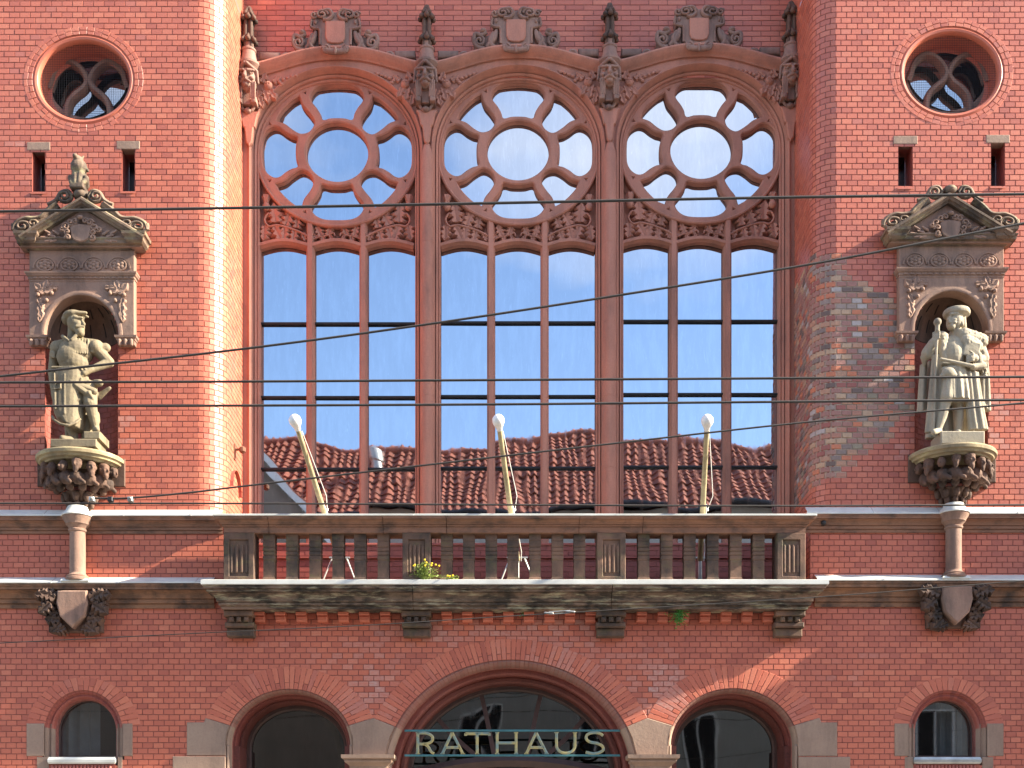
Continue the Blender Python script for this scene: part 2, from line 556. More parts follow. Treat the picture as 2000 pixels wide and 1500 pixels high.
t = NT('gilded green metal')
t.col(t.mix(t.ramp(t.noise(9, 4, 0.6), [(0.44, 0.0), (0.60, 1.0)]), (0.42, 0.35, 0.15), (0.19, 0.26, 0.23)))
t.set(Roughness=0.45, Metallic=0.15)
M['gilt'] = t.m

def glass_material(name, tint, wave, scale, seed, rough=0.012):
    t = NT(name)
    oi = t.t.nodes.new('ShaderNodeObjectInfo')
    mp = t.t.nodes.new('ShaderNodeVectorMath'); mp.operation = 'MULTIPLY_ADD'
    t.link(oi.outputs['Random'], mp.inputs[0])
    mp.inputs[1].default_value = (37.0, 19.0, 53.0)
    t.link(t.geo.outputs['Position'], mp.inputs[2])
    n = t.noise(scale, 1, 0.4, mp.outputs[0])
    streak = t.noise(3.0, 6, 0.7, t.pos((3.0, 3.0, 0.6), (seed, 0, 0)))
    scr = t.noise(14, 3, 0.8, t.pos((2.2, 2.2, 0.35), (seed, 3, 0)), 0.6)
    tint2 = tuple(min(1, x * 1.16) for x in tint)
    t.col(t.mix(t.ramp(scr, [(0.58, 0.0), (0.70, 0.8)]), t.mix(t.ramp(streak, [(0.45, 0.0), (0.72, 0.7)]), tint, tint2), tint2))
    t.set(Metallic=1.0, Roughness=t.ramp(streak, [(0.5, rough), (0.75, rough + 0.05)]))
    t.bump(n, 1.0, wave)
    return t.m
M['glass'] = glass_material('reflecting window glass', (0.455, 0.485, 0.54), 0.0024, 1.4, 3)
M['glass_plain'] = glass_material('flat window glass', (0.44, 0.45, 0.47), 0.0006, 1.2, 5, 0.02)
M['glass_dark'] = glass_material('dark door glass', (0.115, 0.115, 0.11), 0.016, 0.9, 8, 0.02)

# ------------------------------------------------------------------ brick laying
ROW, PITCH, JOINT = 0.0730, 0.1370, 0.0082

def lay_brick(mb, mp, sa, sb, za, zb, nseg, rnd, st, proud, inset=0.002):
    j = JOINT / 2
    sa += j; sb -= j; za += j; zb -= j
    cs = [lerp(sa, sb, i / nseg) for i in range(nseg + 1)]
    ci = [lerp(sa + inset, sb - inset, i / nseg) for i in range(nseg + 1)]
    vs = []
    for (L, z, o) in ((cs, za, -0.009), (ci, za + inset, proud), (ci, zb - inset, proud), (cs, zb, -0.009)):
        for q in L:
            x, y = mp(q, o)
            vs.append((x, y, z))
    n = nseg + 1
    fs = []
    for r_ in range(3):
        for i in range(nseg):
            a = r_ * n + i
            fs.append((a, a + 1, a + n + 1, a + n))
    fs.append((0, n, 2 * n, 3 * n)); fs.append((n - 1, 4 * n - 1, 3 * n - 1, 2 * n - 1))
    mb.add(vs, fs, rnd, st)

def lay_wall(mb, mm, mp, s0, s1, z0, z1, holes=(), colf=None, curve=None, phase=0.0, patch=None, patch_out=None, rowh=ROW, pitch=PITCH):
    nrow = int(math.ceil((z1 - z0) / rowh - 1e-6))
    for i in range(nrow):
        za = z0 + i * rowh
        zb = min(za + rowh, z1)
        zm = (za + zb) / 2
        ivs = [(s0, s1)]
        for h in holes:
            c = h(zm)
            if not c: continue
            for (a, b) in c:
                nv = []
                for (p, q) in ivs:
                    if b <= p or a >= q: nv.append((p, q)); continue
                    if a > p: nv.append((p, a))
                    if b < q: nv.append((b, q))
                ivs = nv
        off = ((i % 2) * 0.5 + phase) * pitch + random.uniform(-0.006, 0.006)
        for (p, q) in ivs:
            if q - p < 0.015: continue
            n = 1
            if curve and q > curve[0] and p < curve[1]: n = max(2, int((q - p) / 0.05))
            vs = []
            for k in range(n + 1):
                x, y = mp(lerp(p, q, k / n), -0.0045)
                vs += [(x, y, za), (x, y, zb)]
            mm.add(vs, [(2 * k, 2 * k + 2, 2 * k + 3, 2 * k + 1) for k in range(n)])
            k = math.floor((p - off) / pitch)
            while off + k * pitch < q:
                a, b = max(p, off + k * pitch), min(q, off + (k + 1) * pitch)
                k += 1
                if b - a < 0.022: continue
                sm = (a + b) / 2
                rnd, st = colf(sm, zm) if colf else (random.random(), 0.0)
                ns = 2 if (curve and b > curve[0] and a < curve[1]) else 1
                if patch and patch(sm, zm):
                    patch_out.append((a, b, za, zb, ns))
                    continue
                lay_brick(mb, mp, a, b, za, zb, ns, rnd, st, random.uniform(-0.0012, 0.0016))

def hole_ellipse(cx, cz, a, b, sgn=1):
    def h(z):
        t = (z - cz) / b
        if abs(t) >= 1: return None
        w = a * math.sqrt(1 - t * t)
        return [(sgn * cx - w, sgn * cx + w)]
    return h
def hole_arch(cx, cz, a, b, zlow, sgn=1):
    def h(z):
        if z < zlow or z > cz + b: return None
        w = a if z <= cz else a * math.sqrt(max(0, 1 - ((z - cz) / b) ** 2))
        return [(sgn * cx - w, sgn * cx + w)]
    return h
def hole_rect(x0, x1, z0, z1, sgn=1):
    lo, hi = (x0, x1) if sgn > 0 else (-x1, -x0)
    def h(z): return [(lo, hi)] if z0 < z < z1 else None
    return h

def arc_bricks(parent, name, cx, cz, ai, bi, ao, bo, a0, a1, n, y, mat, joint=0.008, split=None, stain=None, depth=0.05, mat_joint=None):
    """a ring of wedge bricks between two ellipses; split alternates where the header sits"""
    def pt(t, f): return (cx + lerp(ai, ao, f) * math.cos(t), cz + lerp(bi, bo, f) * math.sin(t))
    g = joint / 2
    bk = MB()
    m_ = 48
    vs = []
    for k in range(m_ + 1):
        e_ = 0.0 if a1 - a0 > 6 else 0.06
        t = lerp(a0 - e_, a1 + e_, k / m_)
        p0, p1 = pt(t, -0.02), pt(t, 1.0)
        vs += [(p0[0], y + 0.0065, p0[1]), (p1[0], y + 0.0065, p1[1])]
    bk.add(vs, [(2 * k, 2 * k + 1, 2 * k + 3, 2 * k + 2) for k in range(m_)])
    bk.build('joint_mortar', M['mortar'], parent)
    for i in range(n):
        t0 = a0 + (a1 - a0) * i / n; t1 = a0 + (a1 - a0) * (i + 1) / n
        tj = g / ((ai + ao) / 2)
        t0 += tj; t1 -= tj
        L = ao - ai
        if split is None: cuts = [(0.0, 1.0)]
        else: cuts = [(0.0, split), (split, 1.0)] if i % 2 == 0 else ([(0.0, 1.0)] if split < 0.4 else [(0.0, 1 - split), (1 - split, 1.0)])
        for (f0, f1) in cuts:
            f0_, f1_ = f0 + (g / L if f0 > 0 else 0), f1 - (g / L if f1 < 1 else 0)
            mb = MB()
            poly = [pt(t0, f0_), pt(t0, f1_), pt(t1, f1_), pt(t1, f0_)]
            mb.prism(poly, y + random.uniform(-0.0015, 0.0015), y + depth, 0.0035, random.random(), stain(sum(p[0] for p in poly) / 4, sum(p[1] for p in poly) / 4) if stain else 0.0)
            mb.build(name, mat, parent)

# ================================================================== TOWN HALL
HALL = empty('town_hall', (0, 0, 0), 'red brick town hall facade with three rose-topped windows, balcony and arched entrance', 'building')
PD = 1.25                       # the middle bay lies this far behind the tower faces
ZTOP = Z(-75)                   # bricks are laid one by one up to here; plain wall carries on above
ZL1, ZL2 = Z(1003), Z(1134)

def wall_stain_low(px, py):
    s = 0.0
    for (cx, cy, rx, ry, a) in ((720, 1330, 55, 75, 0.95), (1290, 1340, 60, 75, 0.95), (1120, 1275, 150, 45, 0.5), (700, 1270, 110, 50, 0.5), (880, 1235, 220, 30, 0.75), (1080, 1225, 120, 28, 0.8),
                                (1660, 1310, 60, 30, 0.4), (560, 1250, 60, 18, 0.4), (1690, 1290, 60, 25, 0.35)):
        q = ((px - cx) / rx) ** 2 + ((py - cy) / ry) ** 2
        if q < 1.4: s = max(s, a * max(0.0, 1 - q * 0.65))
    return s * random.uniform(0.35, 0.95) if random.random() < 0.15 + 0.7 * s else 0.0

def rnd_brick():
    r_ = random.random()
    if r_ < 0.06: return random.uniform(0, 0.12)
    return min(1, max(0, random.gauss(0.52, 0.2)))

# ---- towers
def tower(side):
    left = side < 0
    xs = 3.755 if left else 3.94           # inner side wall
    r = 0.345 if left else 0.29
    xf = xs + r
    x_out = 10.6
    # s runs from the outer edge (negative) towards the middle bay: s = -|x| on the flat face
    sf = -xf
    def mp(s, o):
        if s <= sf: ax, y = -s, -o
        else:
            q = s - sf
            if q <= r * PI / 2:
                ph = q / r
                ax, y = xf - (r + o) * math.sin(ph), r - (r + o) * math.cos(ph)
            else:
                ax, y = xs - o, r + q - r * PI / 2
        return (-ax if left else ax), y
    s_end = sf + r * PI / 2 + (PD + 0.10 - r)
    sg = 1 if left else -1
    cx, cy, rx, ry = (163, 155, 108, 95) if left else (1859, 141, 111, 97)
    holes = [hole_ellipse(X(cx), Z(cy), rx * kk(), ry * kk(), sg)]
    slits = [(63, 88, 293, 375), (238, 263, 291, 374)] if left else [(1755, 1782, 281, 366), (1936, 1962, 279, 364)]
    for (a, b, c, d) in slits: holes.append(hole_rect(X(a), X(b), Z(d), Z(c), sg))
    ncx, dy = (159, 0) if left else (1858, -8)
    holes.append(hole_rect(X(ncx - 71), X(ncx + 71), Z(893 + dy), Z(655 + dy), sg))
    holes.append(hole_ellipse(X(ncx), Z(655 + dy), 71 * kk(), 80 * kk(), sg))
    def pxs(s): return 1000 + (s if left else -s) * PX if s <= sf else None
    def colf(s, z):
        px = pxs(s); py = HZ - (z - EYE) * PX
        st = 0.0
        if px is not None:
            for (a, b, c, d, w) in ((232, 262, 800, 900, 0.6), (60, 90, 700, 900, 0.35), (1930, 1965, 730, 880, 0.5), (1750, 1788, 790, 900, 0.55), (1745, 1788, 650, 700, 0.35), (15, 40, 275, 290, 0.3), (290, 330, 275, 290, 0.4)):
                if a < px < b and c < py < d and random.random() < w: st = random.uniform(0.25, 0.6)
        return rnd_brick(), st
    patch = None; plist = []
    if not left:
        R_P = random.Random(5)
        rag = {}
        def patch(s, z):
            py = HZ - (z - EYE) * PX
            arc = s if s <= sf else sf + (s - sf) * 0.75
            px = 1000 - arc * PX
            row = int(py // 11)
            if row not in rag: rag[row] = R_P.uniform(-28, 22)
            j = rag[row]
            if py < 484 or py > 945: return False
            if py < 640: right = lerp(1622, 1778, ((py - 484) / 156) ** 0.85)
            elif py < 800: right = 1790
            elif py < 850: right = lerp(1785, 1755, (py - 800) / 50)
            else: right = lerp(1752, 1600, (py - 850) / 95)
            return px < right + j
    mb, mm = MB(), MB()
    lay_wall(mb, mm, mp, -x_out, s_end, Z(1020), ZTOP, holes, colf, (sf, sf + r * PI / 2), 0.2, patch, plist)
    wall = mm.build('tower_wall', M['mortar'], HALL)
    wall['label'] = 'left round-cornered tower wall' if left else 'right round-cornered tower wall with mixed repair bricks'
    mb.build('brick_courses', M['brick'], wall, kind='stuff')
    if plist:
        plist.sort(key=lambda q: (0 if q[0] < sf + r * 1.2 else 1, abs(q[0] - sf)))
        near, rest = plist[:300], plist[300:]
        pm = MB()
        for (a, b, za, zb, ns) in plist:
            n = 2
            vs = []
            for k in range(n + 1):
                x, y = mp(lerp(a - 0.002, b + 0.002, k / n), -0.0035)
                vs += [(x, y, za - 0.001), (x, y, zb + 0.001)]
            pm.add(vs, [(2 * k, 2 * k + 2, 2 * k + 3, 2 * k + 1) for k in range(n)])
        pm.build('pale_mortar', M['mortar_pale'], wall)
        for (a, b, za, zb, ns) in near:
            q = MB(); lay_brick(q, mp, a, b, za, zb, ns, random.random(), 0.0, random.uniform(0.0, 0.006), 0.006)
            q.build('brick', M['brick_patch'], wall)
        if rest:
            q = MB()
            for (a, b, za, zb, ns) in rest: lay_brick(q, mp, a, b, za, zb, ns, random.random(), 0.0, random.uniform(0.0, 0.006), 0.006)
            q.build('repair_bricks', M['brick_patch'], wall, kind='stuff')
    # plain wall above the picture and the return at the tower's far side
    up = MB()
    n = 10
    pts = [mp(-x_out, 0)] + [mp(sf + r * PI / 2 * k / n, 0) for k in range(n + 1)] + [mp(s_end, 0)]
    for k in range(len(pts) - 1):
        (xa, ya), (xb, yb) = pts[k], pts[k + 1]
        up.add([(xa, ya, ZTOP), (xb, yb, ZTOP), (xb, yb, 20.0), (xa, ya, 20.0)], [(0, 1, 2, 3)])
    up.build('upper_wall', M['brick'], wall, smooth=40)
    # ---- round window
    mx = sg
    cxw, czw = X(cx), Z(cy)
    ai, bi, ao, bo = (rx - 8) * kk(), (ry - 7) * kk(), (rx + 9) * kk(), (ry + 8) * kk()
    rev = MB()
    e = ellipse(cxw, czw, ai, bi, 64)
    # roll moulding then the splayed reveal
    g = kk()
    rev.sweep(e, [(0, -0.001), (0, 0.006), (1.5 * g, 0.012), (5 * g, -0.004), (9 * g, 0.004), (11.5 * g, 0.03), (11.5 * g, 0.10), (14.0 * g, 0.30), (22 * g, 0.305)], True)
    rw = rev.build('round_window', M['brick'], HALL, smooth=35)
    rw['label'] = 'round window with swirling tracery above the ' + ('left' if left else 'right') + ' niche'
    arc_bricks(rw, 'ring_brick', cxw, czw, ai, bi, ao, bo, 0, 2 * PI, 46, -0.003, M['brick'], 0.007, 0.45)
    tr = MB()
    d = 0.29
    tc = (X(cx + (9 if left else -7), d), Z(cy + 1, d))
    ga = kk(d)
    def q(pts, off=0): return [(tc[0] + (x) * ga, tc[1] - (y) * ga) for (x, y) in pts]
    path_l = catmull([(-78, 16), (-73, 2), (-68, -15), (-56, -31), (-41, -37), (-24, -31), (-10, -17), (-3, 0), (-10, 15), (-26, 28), (-38, 43), (-42, 65), (-40, 84)], 6)
    path_r = [(-x, y) for (x, y) in path_l]
    w = 6.5 * ga
    prof = [(-w, 0.10 + d), (-w, d + 0.02), (-w * 0.45, d - 0.02), (w * 0.45, d - 0.02), (w, d + 0.02), (w, 0.10 + d)]
    tr.sweep(q(path_l), prof); tr.sweep([(x, z) for (x, z) in q(path_r)], [(a_, b_ + 0.0015) for a_, b_ in prof])
    tr.sweep(ellipse(tc[0], tc[1] - 4 * ga, 82 * ga, 72 * ga, 56), [(-16 * ga, d + 0.02), (0, d + 0.015), (5 * ga, d + 0.035), (5 * ga, d + 0.12)], True)
    tr.build('tracery', M['stone_niche'], rw, smooth=50)
    gl = MB()
    gd = 0.50
    gl.prism(ellipse(X(cx, gd), Z(cy + 7, gd), 100 * kk(gd), 90 * kk(gd), 40), gd, gd + 0.01)
    gl.build('pane', M['glass_plain'], rw)
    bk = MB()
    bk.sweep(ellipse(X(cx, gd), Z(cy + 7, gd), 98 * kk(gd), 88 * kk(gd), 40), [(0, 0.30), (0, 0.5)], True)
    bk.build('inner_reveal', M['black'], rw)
    # bird net of fine wire, set just behind the outer ring
    net = MB()
    yn = 0.07
    step = 4.6 * g
    na, nb = ai * 0.90, bi * 0.90
    k = -int(na / step)
    while k * step < na:
        x = k * step
        h = nb * math.sqrt(max(0, 1 - (x / na) ** 2))
        net.box(cxw + x - 0.0009, cxw + x + 0.0009, yn, yn + 0.002, czw - h, czw + h)
        k += 1
    k = -int(nb / step)
    while k * step < nb:
        z = k * step
        h = na * math.sqrt(max(0, 1 - (z / nb) ** 2))
        net.box(cxw - h, cxw + h, yn + 0.0025, yn + 0.0045, czw + z - 0.0009, czw + z + 0.0009)
        k += 1
    net.build('wire_net', M['iron'], rw, kind='stuff')
    # ---- slit windows
    for (a, b, c, dd) in slits:
        sw = MB()
        x0, x1, z0, z1 = X(a), X(b), Z(dd), Z(c)
        yb = 0.42
        sw.add([(x0, 0.0, z0), (x1, 0.0, z0), (x1, 0.0, z1), (x0, 0.0, z1), (x0, yb, z0 + 0.05), (x1, yb, z0 + 0.05), (x1, yb, z1), (x0, yb, z1)],
               [(0, 4, 7, 3), (1, 2, 6, 5), (3, 7, 6, 2), (0, 1, 5, 4)], 0.4)
        so = sw.build('slit_window', M['brick_dark'], HALL)
        l = MB(); l.box(X(a - 10), X(b + 10), -0.006, 0.12, Z(c + 0.5), Z(c - 15.5), 0.006)
        l.build('lintel', M['stone_tan'], so)
        p = MB(); p.box(x0 + 0.004, x1 - 0.004, 0.30, 0.31, z0 + 0.04, z1 - 0.002)
        p.build('pane', M['glass_dark'], so)
        l = MB(); l.add([(x0 - 0.02, -0.012, z0 - 0.03), (x1 + 0.02, -0.012, z0 - 0.03), (x1 + 0.02, -0.012, z0 - 0.004), (x0 - 0.02, -0.012, z0 - 0.004), (x1 + 0.0, 0.06, z0 + 0.008), (x0 - 0.0, 0.06, z0 + 0.008)], [(0, 1, 2, 3), (3, 2, 4, 5)])
        l.build('sill', M['brick'], so)
    return mp

tower(-1)
tower(1)

def flat_map(y0):
    return lambda s, o: (s, y0 - o)

# ---- walls between the two string courses, beside the balcony
for side in (-1, 1):
    mb, mm = MB(), MB()
    xa, xb = (-10.6, -3.72) if side < 0 else (3.88, 7.9)
    lay_wall(mb, mm, flat_map(0.0), xa, xb, Z(1142), Z(1020) - 0.0005, (), lambda s, z: (rnd_brick() * 0.8, 0.0), None, 0.1)
    yy = xb if side < 0 else xa
    w = mm.build('band_wall', M['mortar'], HALL)
    mb.build('brick_courses', M['brick'], w, kind='stuff')
    mb, mm = MB(), MB()
    f = (lambda s, o: (yy + o, s)) if side < 0 else (lambda s, o: (yy - o, -s))
    if side < 0: lay_wall(mb, mm, f, 0.004, PD, Z(1142), Z(1020) - 0.0005, (), lambda s, z: (rnd_brick() * 0.8, 0.0), None, 0.1)
    else: lay_wall(mb, mm, f, -PD, -0.004, Z(1142), Z(1020) - 0.0005, (), lambda s, z: (rnd_brick() * 0.8, 0.0), None, 0.1)
    w2 = mm.build('recess_return', M['mortar'], w)
    mb.build('return_bricks', M['brick'], w, kind='stuff')

# ---- middle bay: wall above the windows and the low wall behind the balustrade
mb, mm = MB(), MB()
lay_wall(mb, mm, flat_map(PD), X(468, PD), X(1562, PD), Z(152, PD), Z(-75, PD), (), lambda s, z: (rnd_brick() * 0.85, 0.0), None, 0.35, pitch=0.262)
w = mm.build('bay_wall', M['mortar'], HALL)
mb.build('brick_courses', M['brick'], w, kind='stuff')
u = MB(); u.box(X(468, PD), X(1562, PD), PD, PD + 0.3, Z(-75, PD), 20.0); u.build('upper_wall', M['brick'], w)
mb, mm = MB(), MB()
PB = 0.80
lay_wall(mb, mm, flat_map(PB), X(450, PB), X(1570, PB), Z(1180, PB), Z(1066, PB), (), lambda s, z: (random.uniform(0, 0.5), 0.0), None, 0.35, pitch=0.2)
w = mm.build('sill_wall', M['mortar'], HALL)
mb.build('brick_courses', M['brick_dark'], w, kind='stuff')
u = MB(); u.box(X(450, PB), X(1570, PB), PB - 0.02, PD + 0.5, Z(1066, PB) + 0.001, Z(1061, PB), 0.006)
u.box(X(450, PB), X(1570, PB), PB - 0.03, PB - 0.004, Z(1091, PB), Z(1088.5, PB), 0.002)
u.build('sill', M['brick_dark'], w)

# ---- ground floor wall
ARCHES = [  # centre x, centre y, inner a, inner b, outer a, outer b (photo scale), wedge bricks
    (998, 1512, 249, 224, 293, 264, 64), (565, 1454, 124, 109, 174, 152, 36), (1432, 1454, 127, 110, 179, 153, 36)]
SMALL = [(163, 1428, 76, 80, 112, 105), (1851, 1428, 76, 80, 110, 105)]
def low_col(s, z):
    px, py = 1000 + s * PX, HZ - (z - EYE) * PX
    return rnd_brick() * 0.85, wall_stain_low(px, py)
holes = []
for (cx, cy, ai, bi, ao, bo, n) in ARCHES:
    holes.append(hole_arch(X(cx), Z(cy), (ai + ao) / 2 * kk(), (bi + bo) / 2 * kk(), Z(1415)))
    holes.append(hole_rect(X(cx) - ai * kk(), X(cx) + ai * kk(), 0, Z(1415)))
for (cx, cy, ai, bi, ao, bo) in SMALL:
    holes.append(hole_ellipse(X(cx), Z(cy), (ai + ao) / 2 * kk(), (bi + bo) / 2 * kk()))
    holes.append(hole_rect(X(cx) - 74 * kk(), X(cx) + 74 * kk(), Z(1484), Z(1424)))
mb, mm = MB(), MB()
lay_wall(mb, mm, flat_map(0.0), -10.6, 7.9, Z(1560), Z(1158), holes, low_col, None, 0.4)
LOW = mm.build('ground_floor_wall', M['mortar'], HALL)
mb.build('brick_courses', M['brick'], LOW, kind='stuff')
# plain stone base down to the pavement, below the picture
for (a, b) in ((-10.6, X(441)), (X(689), X(749)), (X(1247), X(1305)), (X(1559), 7.9)):
    u = MB(); u.box(a, b, -0.03, 0.5, 0.0, Z(1560) - 0.002, 0.01); u.build('plinth_block', M['stone_tan'], LOW)

# ---- unseen block added beyond the right end to shade the ground floor
m = MB()
m.box(7.95, 11.0, -0.72, 0.4, 0.0, Z(945))
sb = m.build('shade_block', M['brick'], HALL)
m = MB(); m.cornice(7.95, 11.0, 0.4, -0.72, [(0.0, Z(945) + 0.001), (0.06, Z(943)), (0.07, Z(933)), (0.0, Z(927))]); m.build('shade_block_cap', M['stone_tan'], sb)

# ---- string courses with zinc covers
def string_course(x0, x1, py, proj, h, mat, flash_h=12):
    m = MB()
    z = Z(py + flash_h)
    g = kk()
    prof = [(proj * q_, z - h * f_ * g) for (q_, f_) in ((0.0, 1.0), (0.14, 1.0), (0.15, 0.82), (0.10, 0.80), (0.26, 0.79), (0.27, 0.62), (0.22, 0.60), (0.36, 0.59), (0.38, 0.50), (0.46, 0.38), (0.62, 0.31), (0.76, 0.285), (0.70, 0.27), (0.84, 0.26), (0.86, 0.13), (0.92, 0.12), (0.93, 0.0))]
    vs = [(x, -o, zz) for x in (x0, x1) for (o, zz) in prof]
    n = len(prof)
    m.add(vs, [(i, n + i, n + i + 1, i + 1) for i in range(n - 1)])
    s_ = m.build('string_course', mat, HALL, smooth=30)
    f = MB()
    pts = [(proj * 0.88, z - 0.001), (proj, z - 0.004), (proj * 1.0, z + 0.012), (proj * 0.93, z + 0.018), (0.0, z + flash_h * g + 0.055)]
    xs_ = [x0]
    while xs_[-1] < x1 - 1.1: xs_.append(xs_[-1] + random.uniform(0.85, 1.05))
    xs_.append(x1)
    for k in range(len(xs_) - 1):
        a, b = xs_[k] + 0.002, xs_[k + 1] - 0.002
        vs = [(x, -o + (0.0015 if k % 2 else 0), zz) for x in (a, b) for (o, zz) in pts]
        n = len(pts)
        f.add(vs, [(i, n + i, n + i + 1, i + 1) for i in range(n - 1)])
        f.box(xs_[k] - 0.008, xs_[k] + 0.008, -proj - 0.003, -proj + 0.02, z - 0.004, z + 0.02)
    f.build('zinc_cover', M['flashing'], s_)
    return s_
BX0, BX1 = 415, 1600
string_course(-10.6, X(436), 1004, 0.15, 30, M['stone_rail'], 9)
string_course(X(1572), 7.9, 999, 0.15, 32, M['stone_rail'], 10)
string_course(-10.6, X(420), 1136, 0.20, 44, M['stone_ledge'], 9)
string_course(X(1590), 7.9, 1131, 0.20, 46, M['stone_ledge'], 9)

# ---- reusable carved pieces
TEX = bpy.data.textures.new('stone_grain', 'CLOUDS'); TEX.noise_scale = 0.06
def grain(o, amt):
    d_ = o.modifiers.new('wear', 'DISPLACE'); d_.texture = TEX; d_.texture_coords = 'LOCAL'; d_.strength = amt; d_.mid_level = 0.5
def leaf_mesh(name, lobes=5, L=1.0, W=0.62, deep=0.45, dome=0.22):
    """a lobed carved leaf pointing along +z, raised towards -y"""
    half = []
    for q in range(lobes):
        z0 = q / lobes
        env = (0.80, 1.0, 0.74, 0.5)[q] if lobes > 2 else 1.0
        half.append((W * env * (1 - deep), L * (z0 + 0.03)))
        half.append((W * env * 0.72, L * (z0 + 0.05 / lobes)))
        half.append((W * env * 1.0, L * (z0 + 0.42 / lobes)))
        half.append((W * env * 0.82, L * (z0 + 0.62 / lobes)))
        half.append((W * env * (1 - deep) * 1.05, L * (z0 + 0.86 / lobes)))
    half.append((0.0, L * 1.12))
    ring = [(0.0, -0.02 * L)] + half + [(-x, z) for (x, z) in reversed(half[:-1])]
    m = MB()
    vs = [(x, 0.05 * abs(x) / W - 0.02, z) for (x, z) in ring]
    k = len(vs)
    spine = [(0.0, -dome * 0.5, 0.0), (0.0, -dome, 0.3 * L), (0.0, -dome * 1.0, 0.6 * L), (0.0, -dome * 0.55, 0.95 * L)]
    mid = [(x * 0.5, -dome * 0.95 * (1 - 0.15 * abs(x) / W), z * 0.94 + 0.02) for (x, z) in ring]
    vs += mid
    k2 = len(vs)
    vs += [(0, -dome * 0.50, z) for z in (0.06 * L, 0.5 * L, 0.93 * L)]
    fs = []
    for i in range(k):
        j = (i + 1) % k
        fs.append((i, j, k + j, k + i))
    h = len(half)
    sp = [k2, k2 + 1, k2 + 2]
    fs.append(tuple([k + i for i in range(0, h + 1)] + [sp[2], sp[1], sp[0]]))
    fs.append(tuple([k + i for i in range(h, k)] + [k] + [sp[0], sp[1], sp[2]]))
    # rim going back to the ground
    vs += [(x, 0.30, z) for (x, z) in ring]
    b = k2 + 3
    for i in range(k):
        j = (i + 1) % k
        fs.append((i, b + i, b + j, j))
    m.add(vs, fs)
    me = bpy.data.meshes.new(name)
    me.from_pydata(m.v, [], m.f)
    me.polygons.foreach_set('use_smooth', [True] * len(me.polygons))
    me.set_sharp_from_angle(angle=R(42))
    return me
LEAF = leaf_mesh('carved_leaf', 3, 1.0, 0.60, 0.50, 0.24)
LEAF_SLIM = leaf_mesh('carved_leaf_slim', 2, 1.0, 0.36)
for me in (LEAF, LEAF_SLIM): me.materials.append(M['stone'])
LEAF_N = leaf_mesh('carved_leaf_niche', 2, 1.0, 0.40); LEAF_N.materials.append(M['stone_niche'])
LEAF_D = leaf_mesh('carved_leaf_plaque', 3, 1.0, 0.60, 0.5); LEAF_D.materials.append(M['carving'])

def scroll(mb, px, py, y, r, turns=1.6, start=0.0, hand=1, th=0.016, squash=0.9):
    """a rolled volute in the facade plane"""
    c = (X(px, y), Z(py, y))
    n = int(18 * turns)
    path, rs = [], []
    for i in range(n + 1):
        f = i / n
        a = start + hand * f * turns * 2 * PI
        q = r * kk() * (1 - 0.82 * f)
        path.append((c[0] + q * math.cos(a), y - 0.02 * f, c[1] + squash * q * math.sin(a)))
        rs.append(th * (1 - 0.35 * f))
    mb.tube(path, rs, 6)

def ribbon(mb, pts, y, th, n=6, seg=6, taper=True, out=0.0):
    c = catmull(pts, n)
    m = len(c)
    mb.tube([(X(a, y), y - out * math.sin(PI * i / (m - 1)), Z(b, y)) for i, (a, b) in enumerate(c)],
            [th * ((0.55 + 0.45 * math.sin(PI * i / (m - 1))) if taper else 1) for i in range(m)], seg)

def head(mb, c, s, yaw=0.0, beard=True, cap=True, tilt=0.0):
    """a small carved head with brow, nose, cheeks, beard and cap"""
    c = Vector(c)
    rot = Matrix.Rotation(yaw, 3, 'Z') @ Matrix.Rotation(tilt, 3, 'X')
    def q(x, y, z): return c + rot @ (Vector((x, y, z)) * s)
    def e(p, r, **k): mb.ellip(q(*p), [v * s for v in r], k.get('seg', 12), k.get('ring', 8), rot)
    e((0, 0.05, 0.05), (0.40, 0.44, 0.52))
    e((0, -0.16, -0.22), (0.30, 0.26, 0.30))
    mb.cap(q(0, -0.40, 0.10), q(0, -0.52, -0.12), 0.055 * s, 0.085 * s, 8)
    for sx in (-1, 1):
        mb.cap(q(0.06 * sx, -0.38, 0.15), q(0.26 * sx, -0.30, 0.13), 0.05 * s, 0.04 * s, 6)
        e((0.21 * sx, -0.29, -0.10), (0.10, 0.10, 0.09))
        e((0.41 * sx, 0.05, 0.0), (0.05, 0.10, 0.14), seg=8, ring=6)
        mb.cap(q(0.02 * sx, -0.42, -0.20), q(0.17 * sx, -0.34, -0.28), 0.05 * s, 0.03 * s, 6)
    if beard:
        e((0, -0.22, -0.48), (0.26, 0.20, 0.30))
        e((0, -0.26, -0.72), (0.15, 0.12, 0.18))
    if cap:
        e((0, 0.08, 0.32), (0.47, 0.50, 0.28))

